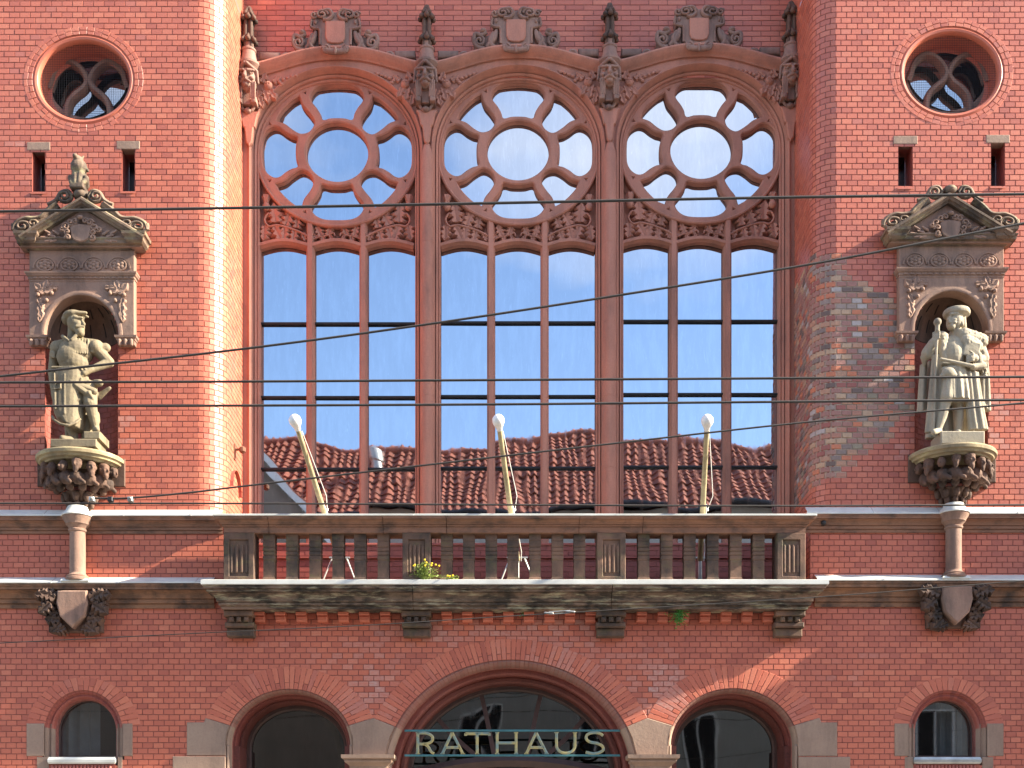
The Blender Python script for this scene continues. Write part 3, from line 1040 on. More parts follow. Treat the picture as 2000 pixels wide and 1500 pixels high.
# ---- statue niche with its pediment, shelf and carved console
def niche(left):
    cx, dy = (159, 0) if left else (1858, -8)
    word = 'left' if left else 'right'
    def x(p): return p - 159 + cx                      # measurements are from the left niche
    F = -0.10
    # recess: brick half-cylinder with a stone half-dome
    mb, mm = MB(), MB()
    R0 = 71 * kk()
    c0 = X(cx)
    def mp(s, o):
        a = s / R0
        return c0 - (R0 - o) * math.cos(a), (R0 - o) * math.sin(a) * 0.85
    zc = Z(655 + dy)
    lay_wall(mb, mm, mp, 0.0, R0 * PI, Z(895 + dy), zc - 0.001, (), lambda s, z: (random.uniform(0.0, 0.6), 0.0), (0, 10), 0.1)
    dome = MB()
    vs, fs = [], []
    na, nb = 24, 10
    for i in range(nb + 1):
        el = PI / 2 * i / nb
        for k in range(na + 1):
            a = PI * k / na
            rr = R0 * math.cos(el) * (1 - 0.02 * abs(math.sin(a * 5)) * (i < nb))
            vs.append((c0 - rr * math.cos(a), rr * math.sin(a) * 0.85 + 0.002, zc + 80 * kk() * math.sin(el)))
    for i in range(nb):
        for k in range(na):
            a = i * (na + 1) + k
            fs.append((a, a + na + 1, a + na + 2, a + 1))
    dome.add(vs, fs)
    # front block with the arch
    fr = MB()
    g = kk(F)
    def p(px, py): return P2(x(px), py + dy, F)
    ex = ellipse(X(cx, F), Z(655 + dy, F), 72 * g, 78 * g, 40, 0, PI)
    outer = [p(57, 655), p(57, 548), p(262, 548), p(262, 655)]
    loop = [outer[3], outer[2], outer[1], outer[0]] + [(q[0], q[1]) for q in reversed(ex)]
    fr.plate([loop], F, 0.06, 0.006)
    nn = fr.build('niche', M['stone_niche'], HALL, smooth=30)
    nn['label'] = word + ' statue niche under a carved pediment'
    am = MB()
    am.sweep(ex, [(-0.004, 0.08), (-0.004, F - 0.012), (-0.020, F - 0.018), (-0.055, F - 0.010), (-0.060, F + 0.004)])
    am.build('arch_moulding', M['stone_niche'], nn, smooth=40)
    w = mm.build('recess_mortar', M['mortar'], nn)
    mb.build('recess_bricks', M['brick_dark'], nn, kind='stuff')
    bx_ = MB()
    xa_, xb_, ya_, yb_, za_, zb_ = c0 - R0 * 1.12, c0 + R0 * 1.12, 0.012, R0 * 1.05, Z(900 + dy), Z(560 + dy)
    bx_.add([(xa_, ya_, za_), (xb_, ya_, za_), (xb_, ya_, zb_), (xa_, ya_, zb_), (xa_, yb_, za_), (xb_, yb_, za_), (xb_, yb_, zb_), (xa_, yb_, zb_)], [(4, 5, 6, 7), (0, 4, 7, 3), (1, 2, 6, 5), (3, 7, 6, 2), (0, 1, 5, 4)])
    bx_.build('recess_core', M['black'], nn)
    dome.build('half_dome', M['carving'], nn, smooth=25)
    j = MB()
    for a in (35, 62, 90, 118, 145):
        for (e0, e1) in ((0.15, 0.36), (0.45, 0.62)):
            el0, el1 = PI / 2 * e0, PI / 2 * e1
            aa = R(a + (8 if e0 > 0.3 else 0))
            pa = [Vector((c0 - R0 * .985 * math.cos(el) * math.cos(aa), R0 * .985 * math.cos(el) * math.sin(aa) * .85, zc + 79 * kk() * math.sin(el))) for el in (el0, (el0 + el1) / 2, el1)]
            j.tube(pa, 0.007, 5)
    j.build('dome_joints', M['black'], nn, kind='stuff')
    # impost capitals under the arch
    for (a, b) in ((56, 89), (229, 262)):
        m = MB()
        z1, z0 = Z(655 + dy, F), Z(672 + dy, F)
        m.cornice(X(x(a), F), X(x(b), F), 0.05, F + 0.01, [(-0.004, z0), (0.0, z0 + 0.045), (0.012, z0 + 0.055), (0.012, z0 + 0.070), (0.030, z0 + 0.085), (0.034, z1 - 0.002)])
        for k in range(3):
            xm = X(lerp(x(a) + 5, x(b) - 5, k / 2), F)
            m.cap((xm, F - 0.008, z0 + 0.042), (xm, F - 0.002, z0 - 0.006), 0.024, 0.022, 8)
        m.build('impost', M['stone_niche'], nn, smooth=35)
    # frieze and middle cornice
    m = MB()
    fz = P2(x(57), 493 + dy, F)
    m.box(X(x(57), F), X(x(262), F), F + 0.004, 0.05, Z(536 + dy, F), Z(488 + dy, F), 0.006)
    zb = Z(551 + dy, F)
    m.cornice(X(x(58), F), X(x(261), F), 0.05, F, [(0.0, zb), (0.006, zb + 0.010), (0.006, zb + 0.032), (0.016, zb + 0.036), (0.016, zb + 0.062), (0.034, zb + 0.074), (0.038, zb + 0.086), (0.050, zb + 0.100), (0.052, zb + 0.118), (0.01, zb + 0.128)])
    m.build('entablature', M['stone_niche'], nn, smooth=30)
    dn = MB()
    k = 66
    while k < 256:
        dn.box(X(x(k), F), X(x(k + 7.5), F), F - 0.026, F - 0.010, zb + 0.040, zb + 0.060)
        k += 11.8
    dn.build('dentil_strip', M['stone_niche'], nn, kind='stuff')
    for k, rxp in enumerate((88, 135, 183, 231)):
        m = MB()
        c = (X(x(rxp), F), Z(518 + dy, F))
        m.sweep(ellipse(c[0], c[1], 17.5 * g, 12.5 * g, 28), [(0.0, F + 0.004), (0.0, F - 0.010), (0.014, F - 0.014), (0.026, F - 0.006), (0.034, F + 0.012)], True)
        for a in range(6):
            an = a * PI / 3 + PI / 6
            m.ellip((c[0] + 8 * g * math.cos(an), F - 0.004, c[1] + 6 * g * math.sin(an)), (0.034, 0.016, 0.026), 8, 6, Matrix.Rotation(0, 3, 'Y'))
        m.ellip((c[0], F - 0.012, c[1]), (0.028, 0.016, 0.022), 8, 6)
        arch = ellipse(c[0], c[1] - 8 * g, 23 * g, 24 * g, 18, 0.05, PI - 0.05)
        m.sweep(arch, [(-0.010, F + 0.003), (-0.010, F - 0.010), (0.010, F - 0.010), (0.010, F + 0.003)])
        m.build('rosette', M['stone_niche'], nn, smooth=40)
    # leaf sprays in the spandrels
    for sx in (-1, 1):
        for (qx, qy, s_, an) in ((84, 572, 24, 0.35), (88, 574, 26, -0.8), (98, 570, 24, -1.45), (76, 584, 20, 2.8), (78, 598, 24, 3.0), (104, 566, 22, -1.7), (112, 563, 18, -1.5), (78, 612, 16, 3.15)):
            px = cx + sx * (159 - qx)
            if sx < 0: px = cx - (159 - qx)
            link_mesh('carved_leaf', LEAF_N, nn, (X(px, F), F - 0.006, Z(qy + dy, F)), (0, (an if sx < 0 else -an), 0), (s_ * g, 0.10, s_ * g))
        m = MB()
        for (qx, qy) in ((75, 577), (102, 574), (92, 588)):
            px = cx + sx * (159 - qx)
            m.ellip((X(px, F), F - 0.022, Z(qy + dy, F)), (0.027, 0.026, 0.027), 10, 7)
        m.build('carved_fruit', M['stone_niche'], nn, smooth=60)
    # pediment: base cornice, raking cornices, tympanum
    pd = MB()
    FP = -0.18
    g2 = kk(FP)
    zb = Z(500 + dy, 0)
    xa, xb = X(x(60)), X(x(259))
    pd.cornice(xa, xb, 0.02, -0.10, [(0.0, Z(496 + dy)), (0.02, Z(494 + dy)), (0.035, Z(492 + dy)), (0.085, Z(490.5 + dy)), (0.10, Z(490 + dy)), (0.105, Z(484 + dy)), (0.118, Z(482 + dy)), (0.12, Z(480 + dy))])
    for (ea, eb) in ((40, 66), (250, 276)):
        pd.cornice(X(x(ea), -0.2), X(x(eb), -0.2), 0.0, -0.21, [(0.0, Z(475 + dy, -0.2)), (0.03, Z(471 + dy, -0.2)), (0.035, Z(466 + dy, -0.2)), (0.065, Z(461 + dy, -0.2)), (0.07, Z(456 + dy, -0.2))])
    pdo = pd.build('pediment', M['stone_pediment'], nn, smooth=25)
    tp = MB()
    YF = -0.28
    ap = P2(x(157), 391 + dy, YF)
    la, ra = P2(x(34), 458 + dy, YF), P2(x(281), 458 + dy, YF)
    yt = -0.16
    tl = [P2(x(38), 482 + dy, yt), P2(x(278), 482 + dy, yt), P2(x(158), 388 + dy, yt)]
    tp.prism(tl, yt, 0.0, 0.0)
    tp.build('tympanum', M['stone_niche'], nn)
    rk = MB()
    prof = [(0.012, 0.0), (0.012, YF + 0.03), (0.0, YF + 0.015), (-0.008, YF + 0.002), (-0.032, YF), (-0.040, YF + 0.016), (-0.062, YF + 0.026), (-0.068, YF + 0.05), (-0.088, YF + 0.062), (-0.092, yt + 0.01)]
    rk.sweep([la, (ap[0], ap[1] + 0.055), ra], [(-q_, y_) for (q_, y_) in prof] if la[0] > ra[0] else [(q_, y_) for (q_, y_) in prof])
    rk.build('raking_cornice', M['stone_pediment'], nn, smooth=25)
    cr = MB()
    for sx in (-1, 1):
        def b(px): return cx - 2 + sx * px
        ys = -0.22
        # outer scroll, running crest, inner scroll
        scroll(cr, b(112), 443 + dy, ys, 20, 1.7, 0.4 if sx > 0 else PI - 0.4, -sx, 0.026, 0.7)
        scroll(cr, b(92), 437 + dy, ys, 13, 1.5, 0.0 if sx > 0 else PI, -sx, 0.022, 0.75)
        ribbon(cr, [(b(131), 450 + dy), (b(126), 436 + dy), (b(108), 427 + dy), (b(92), 427 + dy), (b(78), 424 + dy), (b(66), 412 + dy), (b(54), 402 + dy), (b(46), 396 + dy)], ys, 0.030, 5, 6, False)
        ribbon(cr, [(b(122), 452 + dy), (b(100), 444 + dy), (b(80), 434 + dy), (b(62), 416 + dy), (b(44), 400 + dy)], ys + 0.04, 0.055, 5, 6, False)
        scroll(cr, b(31), 384 + dy, ys, 14, 1.6, PI if sx > 0 else 0.0, sx, 0.026, 0.85)
        ribbon(cr, [(b(16), 384 + dy), (b(24), 374 + dy), (b(38), 377 + dy), (b(46), 390 + dy), (b(56), 397 + dy), (b(64), 400 + dy)], ys, 0.028, 5, 6, False)
    cr.ellip((X(cx - 2, -0.2), -0.16, Z(380 + dy, -0.2)), (0.10, 0.12, 0.075), 12, 8)
    cr.build('scroll_crest', M['stone_pediment'], nn, smooth=60)
    # shield with mantling and emblems in the tympanum
    sh = MB()
    yS = yt - 0.05
    gs = kk(yS)
    sp = [(x(139), 434), (x(176), 434), (x(177), 448), (x(173), 462), (x(157), 468), (x(142), 462), (x(138), 448)]
    sh.prism([P2(a, b_ + dy + 5, yS) for a, b_ in catmull(sp, 2, True)][::-1], yS - 0.012, yt, 0.012)
    sh.build('shield', M['stone_niche'], nn, smooth=30)
    mt = MB()
    for sx in (-1, 1):
        for (qx, qy, r_) in ((10, 427, 6), (19, 430, 7), (28, 438, 8), (25, 448, 6), (24, 459, 6), (36, 443, 5)):
            scroll(mt, cx - 2 + sx * qx, qy + dy + 5, yS, r_, 1.2, random.uniform(0, 6), sx, 0.018)
        for (qx, qy, an) in ((44, 450, 0.5), (52, 455, 0.2), (48, 462, -0.3), (60, 449, 0.5), (58, 462, -0.2), (66, 458, 0.1), (40, 458, 0.0)):
            pxx = cx - 2 + sx * qx
            a = Vector((X(pxx, yS), yS + 0.02, Z(qy + dy + 6, yS)))
            mt.cap(a, a + Vector((sx * 0.075 * math.cos(an), -0.01, 0.075 * math.sin(an))), 0.022, 0.014, 7)
    mt.ellip((X(cx - 2, yS), yS, Z(425 + dy, yS)), (0.05, 0.04, 0.03), 10, 7)
    mt.build('mantling', M['stone_niche'], nn, smooth=60)
    # console: shelf, carved crowd, fluted funnel, back slab
    bs = MB()
    bs.box(X(x(74)), X(x(245)), -0.025, 0.05, Z(951 + dy), Z(897 + dy), 0.008)
    bso = bs.build('console', M['carving'], nn)
    sf = MB()
    z0 = Z(906 + dy)
    Rr = 84 * kk()
    sf.lathe((c0, 0.0, z0), [(0.0, -0.075), (Rr * 0.84, -0.075), (Rr * 0.86, -0.055), (Rr * 0.93, -0.045), (Rr * 0.95, -0.02), (Rr * 1.0, -0.008), (Rr * 1.01, 0.028), (Rr * 0.985, 0.048), (0.0, 0.060)], 40, PI, 2 * PI, 1.0, 0.95)
    sf.build('shelf', M['shelf'], nn, smooth=30)
    hd = MB()
    rr = random.Random(21 if left else 34)
    zz = z0 - 0.075
    hd.lathe((c0, 0.0, zz), [(0.46, 0.0), (0.43, -0.08), (0.36, -0.18), (0.25, -0.30), (0.215, -0.36)], 32, PI, 2 * PI, 1.0, 0.9)
    for k in range(8):
        a = PI + PI * (k + 0.5) / 8
        c = Vector((c0 + 0.455 * math.cos(a), 0.43 * math.sin(a), zz - 0.075 + rr.uniform(-0.02, 0.015)))
        head(hd, c, rr.uniform(0.125, 0.155), a - 1.5 * PI + rr.uniform(-0.35, 0.35), rr.random() < 0.6, rr.random() < 0.7)
        c2 = Vector((c0 + 0.37 * math.cos(a), 0.36 * math.sin(a), zz - 0.215))
        hd.ellip(c2, (0.085, 0.075, 0.085), 10, 7)
        hd.cap(c2 + Vector((0.06 * math.sin(a), 0.0, 0.03)), c2 + Vector((0.11 * math.cos(a + 1.0), 0.10 * math.sin(a + 1.0) - 0.02, -0.075)), 0.036, 0.028, 7)
    for k in range(6):
        a = PI + PI * (k + 0.5) / 6 + 0.1
        hd.ellip((c0 + 0.30 * math.cos(a), 0.28 * math.sin(a), zz - 0.30), (0.055, 0.05, 0.06), 10, 7)
    hdo = hd.build('carved_heads', M['carving'], nn, smooth=60)
    rm = hdo.modifiers.new('weld', 'REMESH'); rm.mode = 'VOXEL'; rm.voxel_size = 0.010; rm.use_smooth_shade = True
    grain(hdo, 0.014)
    fn = MB()
    zf = Z(1000 + dy)
    top = zz - 0.33
    h = top - zf
    fn.lathe((c0, 0.0, zf), [(0.125, -0.02), (0.13, 0.04), (0.15, 0.10), (0.17, h * 0.45), (0.205, h * 0.75), (0.235, h * 0.9), (0.24, h * 0.95), (0.22, h)], 48, PI, 2 * PI, 1.0, 0.95, 15, 0.045)
    for k in range(5):
        a = PI + PI * (k + 0.5) / 5
        fn.ellip((c0 + 0.21 * math.cos(a), 0.20 * math.sin(a), zf + h * 0.72), (0.045, 0.045, 0.07), 10, 7)
        fn.ellip((c0 + 0.16 * math.cos(a), 0.155 * math.sin(a), zf + h * 0.35), (0.035, 0.035, 0.06), 10, 7)
    fn.build('funnel', M['carving'], nn, smooth=50)
    # colonnette between the string courses, with its zinc hood
    col = MB()
    xc = X(x(157) if left else 1857)
    zt, zbm = Z(1015 + dy * 0.7), Z(1139 + dy * 0.7)
    yc = -0.10
    col.lathe((xc, yc, zbm), [(0.16, 0.0), (0.16, 0.03), (0.135, 0.045), (0.14, 0.06), (0.115, 0.08), (0.100, 0.10), (0.100, zt - zbm - 0.20), (0.115, zt - zbm - 0.185), (0.118, zt - zbm - 0.165), (0.105, zt - zbm - 0.155), (0.125, zt - zbm - 0.12), (0.15, zt - zbm - 0.10), (0.155, zt - zbm - 0.075), (0.185, zt - zbm - 0.03), (0.195, zt - zbm)], 32, 0, 2 * PI)
    co = col.build('colonnette', M['stone_niche'], HALL, smooth=30)
    co['label'] = word + ' short round column between the string courses'
    hood = MB()
    hood.lathe((xc, yc, zt), [(0.20, -0.004), (0.208, 0.004), (0.205, 0.016), (0.145, 0.085), (0.125, 0.13)], 24, PI, 2 * PI)
    hood.build('zinc_hood', M['flashing'], co, smooth=30)
    ft = MB()
    zfz = Z(1141 + dy * 0.7)
    ft.cornice(xc - 0.16, xc + 0.16, 0.0, -0.20, [(0.0, zfz - 0.02), (0.02, zfz - 0.012), (0.02, zfz + 0.006), (0.0, zfz + 0.025)])
    ft.build('zinc_foot', M['flashing'], co)
    # leafy shield plaque below the lower string course
    pl = MB()
    xm = X(152 if left else 1858)
    zt_, zb_ = Z(1157 + dy), Z(1237 + dy)
    ys = -0.20
    pl.add([], [])
    pl.box(xm - 0.42, xm + 0.42, -0.17, 0.02, zt_ - 0.19, zt_ - 0.02, 0.01)
    pl.box(xm - 0.345, xm + 0.345, -0.10, 0.02, zb_, zt_ - 0.18, 0.01)
    plo = pl.build('shield_plaque', M['carving'], HALL)
    plo['label'] = word + ' blank shield with oak leaves under the string course'
    s2 = MB()
    pts = [(-0.19, 0.0), (0.19, 0.0), (0.205, -0.16), (0.16, -0.33), (0.06, -0.43), (0.0, -0.485), (-0.06, -0.43), (-0.16, -0.33), (-0.205, -0.16)]
    s2.prism([(xm + a, zt_ - 0.02 + b_) for a, b_ in pts][::-1], -0.225, -0.08, 0.02)
    s2.build('shield', M['stone_niche'], plo, smooth=30)
    for sx in (-1, 1):
        for (ox, oz, s_, an) in ((0.22, -0.10, 0.20, 1.1), (0.27, -0.16, 0.19, 2.2), (0.30, -0.05, 0.17, 1.5), (0.22, -0.24, 0.17, 2.5), (0.17, -0.36, 0.19, 1.5), (0.16, -0.40, 0.17, 2.3), (0.22, -0.30, 0.17, 1.0), (0.10, -0.46, 0.14, 1.9)):
            link_mesh('oak_leaf', LEAF_D, plo, (xm + sx * ox, -0.185 if oz > -0.2 else -0.125, zt_ - 0.03 + oz), (0, sx * an, 0), (s_, 0.22, s_))
    return nn
niche(True)
niche(False)

# ---- balcony
def seg_cornice(mb, x0, x1, yb, yf, prof, rl, rr_):
    vs = []
    for (o, z) in prof:
        vs += [(x0 - (o if rl else 0), yb, z), (x0 - (o if rl else 0), yf - o, z), (x1 + (o if rr_ else 0), yf - o, z), (x1 + (o if rr_ else 0), yb, z)]
    fs = []
    for i in range(len(prof) - 1):
        for k in range(3):
            a = i * 4 + k
            fs.append((a, a + 1, a + 5, a + 4))
    fs.append((3, 2, 1, 0))
    q = (len(prof) - 1) * 4
    fs.append((q, q + 1, q + 2, q + 3))
    mb.add(vs, fs)

YS = -0.28
sx0, sx1 = X(437, YS), X(1574, YS)
zs0, zs1 = Z(1190, YS), Z(1140, -0.52)
hs = zs1 - zs0
fl = MB()
fl.box(sx0, sx1, -0.30, PB + 0.02, zs0 + 0.02, zs1 + 0.045)
BAL = fl.build('balcony', M['stone_slab'], HALL)
BAL['label'] = 'projecting balcony with square balusters and mossy cornice'
sprof = [(q_ * 1.0, zs0 + hs * f_) for (q_, f_) in ((0.0, 0.0), (0.022, 0.0), (0.024, 0.13), (0.016, 0.15), (0.055, 0.16), (0.058, 0.27), (0.046, 0.29), (0.075, 0.31), (0.080, 0.34), (0.082, 0.42), (0.094, 0.53), (0.118, 0.62), (0.150, 0.67), (0.140, 0.69), (0.178, 0.70), (0.180, 0.80), (0.172, 0.815), (0.208, 0.825), (0.213, 0.96), (0.22, 1.0))]
cuts = [sx0, X(806, -0.4), X(1195, -0.4), sx1]
for k in range(3):
    m = MB()
    seg_cornice(m, cuts[k] + (0.004 if k else 0), cuts[k + 1] - (0.004 if k < 2 else 0), -0.05, YS + 0.003 * (k % 2), sprof, k == 0, k == 2)
    m.build('cornice_stone', M['stone_slab'], BAL, smooth=25)
m = MB()
lip = [(0.232, zs1 - 0.006), (0.236, zs1 + 0.0), (0.236, zs1 + 0.050), (0.205, zs1 + 0.062)]
m.cornice(sx0, sx1, -0.05, YS, lip, True, True)
m.build('zinc_edge', M['flashing'], BAL)
# brackets
for (a, b) in ((437, 494), (784, 841), (1165, 1223), (1515, 1573)):
    m = MB()
    yb_ = -0.24
    x0, x1 = X(a, yb_), X(b, yb_)
    z0, z1 = Z(1240, yb_), zs0 - 0.001
    h = z1 - z0
    m.box(x0 + 0.012, x1 - 0.012, -0.13, 0.02, z0, z0 + h * 0.34, 0.012)
    m.box(x0, x1, -0.19, 0.02, z0 + h * 0.341, z0 + h * 0.55, 0.015)
    m.box(x0 + 0.03, x1 - 0.03, -0.175, 0.02, z0 + h * 0.551, z0 + h * 0.76)
    for k in range(5):
        if k in (1, 2, 3): m.box(lerp(x0, x1, (k - 0.30) / 4), lerp(x0, x1, (k + 0.30) / 4), -0.235, -0.02, z0 + h * 0.552, z0 + h * 0.755, 0.015)
    m.box(x0, x1, -0.25, 0.02, z0 + h * 0.761, z1, 0.012)
    m.build('bracket', M['stone_dark'], BAL)
# brick dentils under the slab
DENT = []
for (a, b, n) in ((495, 762, 7), (842, 1164, 8), (1244, 1512, 7)):
    for k in range(n): DENT.append(lerp(a + (0 if a != 842 else 20), b - 20, k / (n - 1)))
dm = MB()
yd = -0.15
w_ = 20 * kk(yd)
zt_ = zs0 - 0.001
dm.box(0, w_, yd, 0.0, Z(1201, yd) + 0.002, zt_, 0.005, 0.55)
dm.box(0, w_, yd + 0.05, 0.0, Z(1212, yd), Z(1201, yd) - 0.003, 0.012, 0.6)
d0 = dm.build('dentil', M['brick'], BAL, loc=(X(DENT[0], yd), 0, 0))
for px in DENT[1:]: link_mesh('dentil', d0.data, BAL, (X(px, yd), 0, 0))
# piers
YP = -0.40
zp0, zp1 = zs1 + 0.046, Z(1041, YP)
for (a, b) in ((437, 497), (786, 841), (1166, 1222), (1517, 1573)):
    m = MB()
    x0, x1 = X(a, YP), X(b, YP)
    m.box(x0, x1, YP, -0.12, zp0, zp1, 0.008)
    i = 0.075
    m.plate([[(x0 + 0.002, zp0 + 0.002), (x1 - 0.002, zp0 + 0.002), (x1 - 0.002, zp1 - 0.002), (x0 + 0.002, zp1 - 0.002)],
             [(x0 + i, zp0 + i), (x1 - i, zp0 + i), (x1 - i, zp1 - i * 1.2), (x0 + i, zp1 - i * 1.2)]], YP - 0.022, YP + 0.004, 0.008)
    p = m.build('pier', M['stone_dark'], BAL)
    f = MB()
    for k in range(4):
        xx = lerp(x0 + i + 0.022, x1 - i - 0.022, k / 3)
        f.lathe((xx, YP + 0.004, zp0 + 0.12), [(0.0, -0.004), (0.020, 0.004), (0.022, 0.02), (0.022, zp1 - zp0 - 0.30), (0.014, zp1 - zp0 - 0.27), (0.0, zp1 - zp0 - 0.265)], 10, PI, 2 * PI)
    f.build('flute', M['stone_dark'], p, smooth=40)
# balusters
BALX = [525, 570, 615, 660, 703, 748.5, 872.5, 915.5, 959.5, 1002, 1045, 1089, 1132, 1257.5, 1302.5, 1347.5, 1392.5, 1437.5, 1482]
bm_ = MB()
yb0 = -0.36
hw = 10.8 * kk(yb0)
H = zp1 - zp0
prof = [(0.010, 0.0), (0.010, 0.085 * H), (0.0, 0.12 * H), (0.0, 0.44 * H), (-0.004, 0.46 * H), (0.004, 0.48 * H), (0.004, 0.55 * H), (-0.005, 0.56 * H), (0.004, 0.58 * H), (0.004, 0.63 * H), (-0.005, 0.64 * H), (0.004, 0.66 * H), (0.004, 0.71 * H), (-0.005, 0.72 * H), (0.004, 0.745 * H), (0.004, 0.84 * H), (-0.002, 0.85 * H), (0.004, 0.87 * H), (0.004, H)]
bm_.cornice(-hw, hw, -0.20, yb0, prof)
b0 = bm_.build('baluster', M['stone_dark'], BAL, loc=(X(BALX[0], yb0), 0, zp0))
for px in BALX[1:]: link_mesh('baluster', b0.data, BAL, (X(px, yb0), random.uniform(-0.004, 0.004), zp0))
# rail
YR = -0.40
rx0, rx1 = X(440, YR), X(1571, YR)
zr0, zr1 = zp1 + 0.001, Z(1007, -0.53)
hr = zr1 - zr0
rprof = [(q_, zr0 + hr * f_) for (q_, f_) in ((0.0, 0.0), (0.014, 0.0), (0.016, 0.38), (0.008, 0.40), (0.032, 0.41), (0.034, 0.52), (0.026, 0.54), (0.050, 0.55), (0.056, 0.68), (0.074, 0.77), (0.100, 0.80), (0.094, 0.82), (0.116, 0.83), (0.118, 1.0))]
cuts = [rx0, X(524, -0.45), X(748, -0.45), X(872, -0.45), X(1131, -0.45), X(1256, -0.45), rx1]
for k in range(len(cuts) - 1):
    m = MB()
    seg_cornice(m, cuts[k] + (0.003 if k else 0), cuts[k + 1] - (0.003 if k < 5 else 0), -0.12, YR + random.uniform(-0.004, 0.004), rprof, k == 0, k == 5)
    m.build('rail_stone', M['stone_rail'], BAL, smooth=25)
for k in range(3):
    m = MB()
    xa, xb = lerp(rx0 - 0.13, rx1 + 0.13, k / 3), lerp(rx0 - 0.13, rx1 + 0.13, (k + 1) / 3)
    m.box(xa + 0.001, xb - 0.001, YR - 0.132 + 0.002 * (k % 2), -0.10, zr1 + 0.001, zr1 + 0.024 + 0.002 * (k % 2), 0.004)
    m.build('zinc_edge', M['flashing'], BAL)

# ================================================================== the three great windows
WIN = [(659, 300, (509, 597, 613, 701, 717, 804), (631, 775, 915), 'left'),
       (1012, 297, (864, 951, 967, 1056, 1072, 1159), (629, 773, 913), 'middle'),
       (1369.5, 294, (1220, 1308, 1325, 1414, 1430, 1518), (626, 769, 911), 'right')]
YA, YT, YG = 1.14, 1.285, 1.43
def hood_y(px):
    best = min(WIN, key=lambda w: abs(w[0] - px))
    dx = abs(px - best[0])
    tab = [(0, 103), (40, 105), (80, 113), (115, 124), (150, 134), (178, 137), (260, 138)]
    for (a, b), (c, d) in zip(tab, tab[1:]):
        if dx <= c: return lerp(b, d, (dx - a) / (c - a)) - (px - 659) * 0.008
    return 138
wave = [(px, hood_y(px)) for px in range(466, 1566, 9)]
# smooth it
for _ in range(3):
    wave = [wave[0]] + [(wave[i][0], (wave[i - 1][1] + wave[i][1] * 2 + wave[i + 1][1]) / 4) for i in range(1, len(wave) - 1)] + [wave[-1]]
m = MB()
loop = [P2(466, 1080, YA)] + [P2(px, py, YA) for (px, py) in wave] + [P2(1562, 1080, YA)]
for (c, yc, xsn, tr_, wd) in reversed(WIN):
    ax_, az_, xw, zw = 169 * kk(YT), 156 * kk(YT), X(c, YT), Z(yc, YT)
    loop.append((xw + ax_, Z(1080, YA)))
    loop += [(xw + ax_ * math.cos(a), zw + az_ * math.sin(a)) for a in [PI * k / 40 for k in range(41)]]
    loop.append((xw - ax_, Z(1080, YA)))
m.plate([loop[::-1]], YA, PD + 0.02, 0.004)
SURR = m.build('window_surround', M['stone'], HALL, smooth=30)
SURR['label'] = 'red sandstone surround of the three great windows'
g = kk(YA)
hm = MB()
hp = [P2(px, py, YA - 0.05) for (px, py) in wave]
hm.sweep(hp, [(-10 * g, YA + 0.01), (-10 * g, YA - 0.03), (-7 * g, YA - 0.045), (-6 * g, YA - 0.06), (-2 * g, YA - 0.085), (2 * g, YA - 0.12), (5 * g, YA - 0.13), (8 * g, YA - 0.125), (10 * g, YA - 0.09), (11 * g, PD + 0.02)])
hm.build('hood_moulding', M['stone'], SURR, smooth=35)

def rose_holes(c, yc, d):
    rx, ry = 147, 129
    def q(u, v): return (u, v)
    def place(loop):
        vs_ = [p[1] for p in loop]
        lo, hi = min(vs_), max(vs_)
        return [P2(c + u * rx, yc - v * ry, d + 0.10 * ((v - lo) / (hi - lo))) for (u, v) in loop]
    N = [(0, .985), (.17, .975), (.275, .93), (.335, .85), (.33, .775), (.265, .69), (.218, .61), (.19, .535), (.10, .553), (0, .558)]
    N = N + [(-x, y) for (x, y) in reversed(N[1:-1])]
    Nc = catmull(N, 4, True)
    DG = [(.487, .79), (.452, .685), (.375, .585), (.325, .485), (.355, .375), (.46, .315), (.575, .375), (.685, .462), (.795, .50)]
    outer = [(.945 * math.cos(R(a)), .945 * math.sin(R(a))) for a in (36.5, 41, 45, 49, 53.5)]
    Dc = catmull(DG, 4) + outer
    holes = [('round', [q(0.405 * math.cos(2 * PI * k / 48), 0.405 * math.sin(2 * PI * k / 48)) for k in range(48)])]
    for k in range(4):
        ca, sa = math.cos(k * PI / 2), math.sin(k * PI / 2)
        holes.append(('kidney', [q(x * ca - y * sa, x * sa + y * ca) for (x, y) in Nc]))
        holes.append(('petal', [q(x * ca - y * sa, x * sa + y * ca) for (x, y) in Dc]))
    tri = []
    for k in range(8):
        a = PI / 8 + k * PI / 4 + (R(2.0) if k % 2 == 0 else -R(2.0))
        a = R([25, 65, 115, 155, 205, 245, 295, 335][k])
        tri.append([q(rr_ * math.cos(a + da), rr_ * math.sin(a + da)) for (rr_, da) in ((0.955, 0.0), (1.0, -0.012), (1.022, -0.055), (1.01, 0.0), (1.022, 0.055), (1.0, 0.012))])
    holes = [(a_, offset_poly(place(h), 0.012)) for (a_, h) in holes]
    tri = []
    for a in (25.5, 64.5, 115.5, 154.5, 205.5, 244.5, 295.5, 334.5):
        pc = P2(c + 1.0 * rx * math.cos(R(a)), yc - 1.0 * ry * math.sin(R(a)) - 3, d)
        tri.append([(pc[0] + 0.016 * math.cos(R(a) + PI + k * 2 * PI / 3), pc[1] + 0.014 * math.sin(R(a) + PI + k * 2 * PI / 3)) for k in range(3)])
    return holes, tri

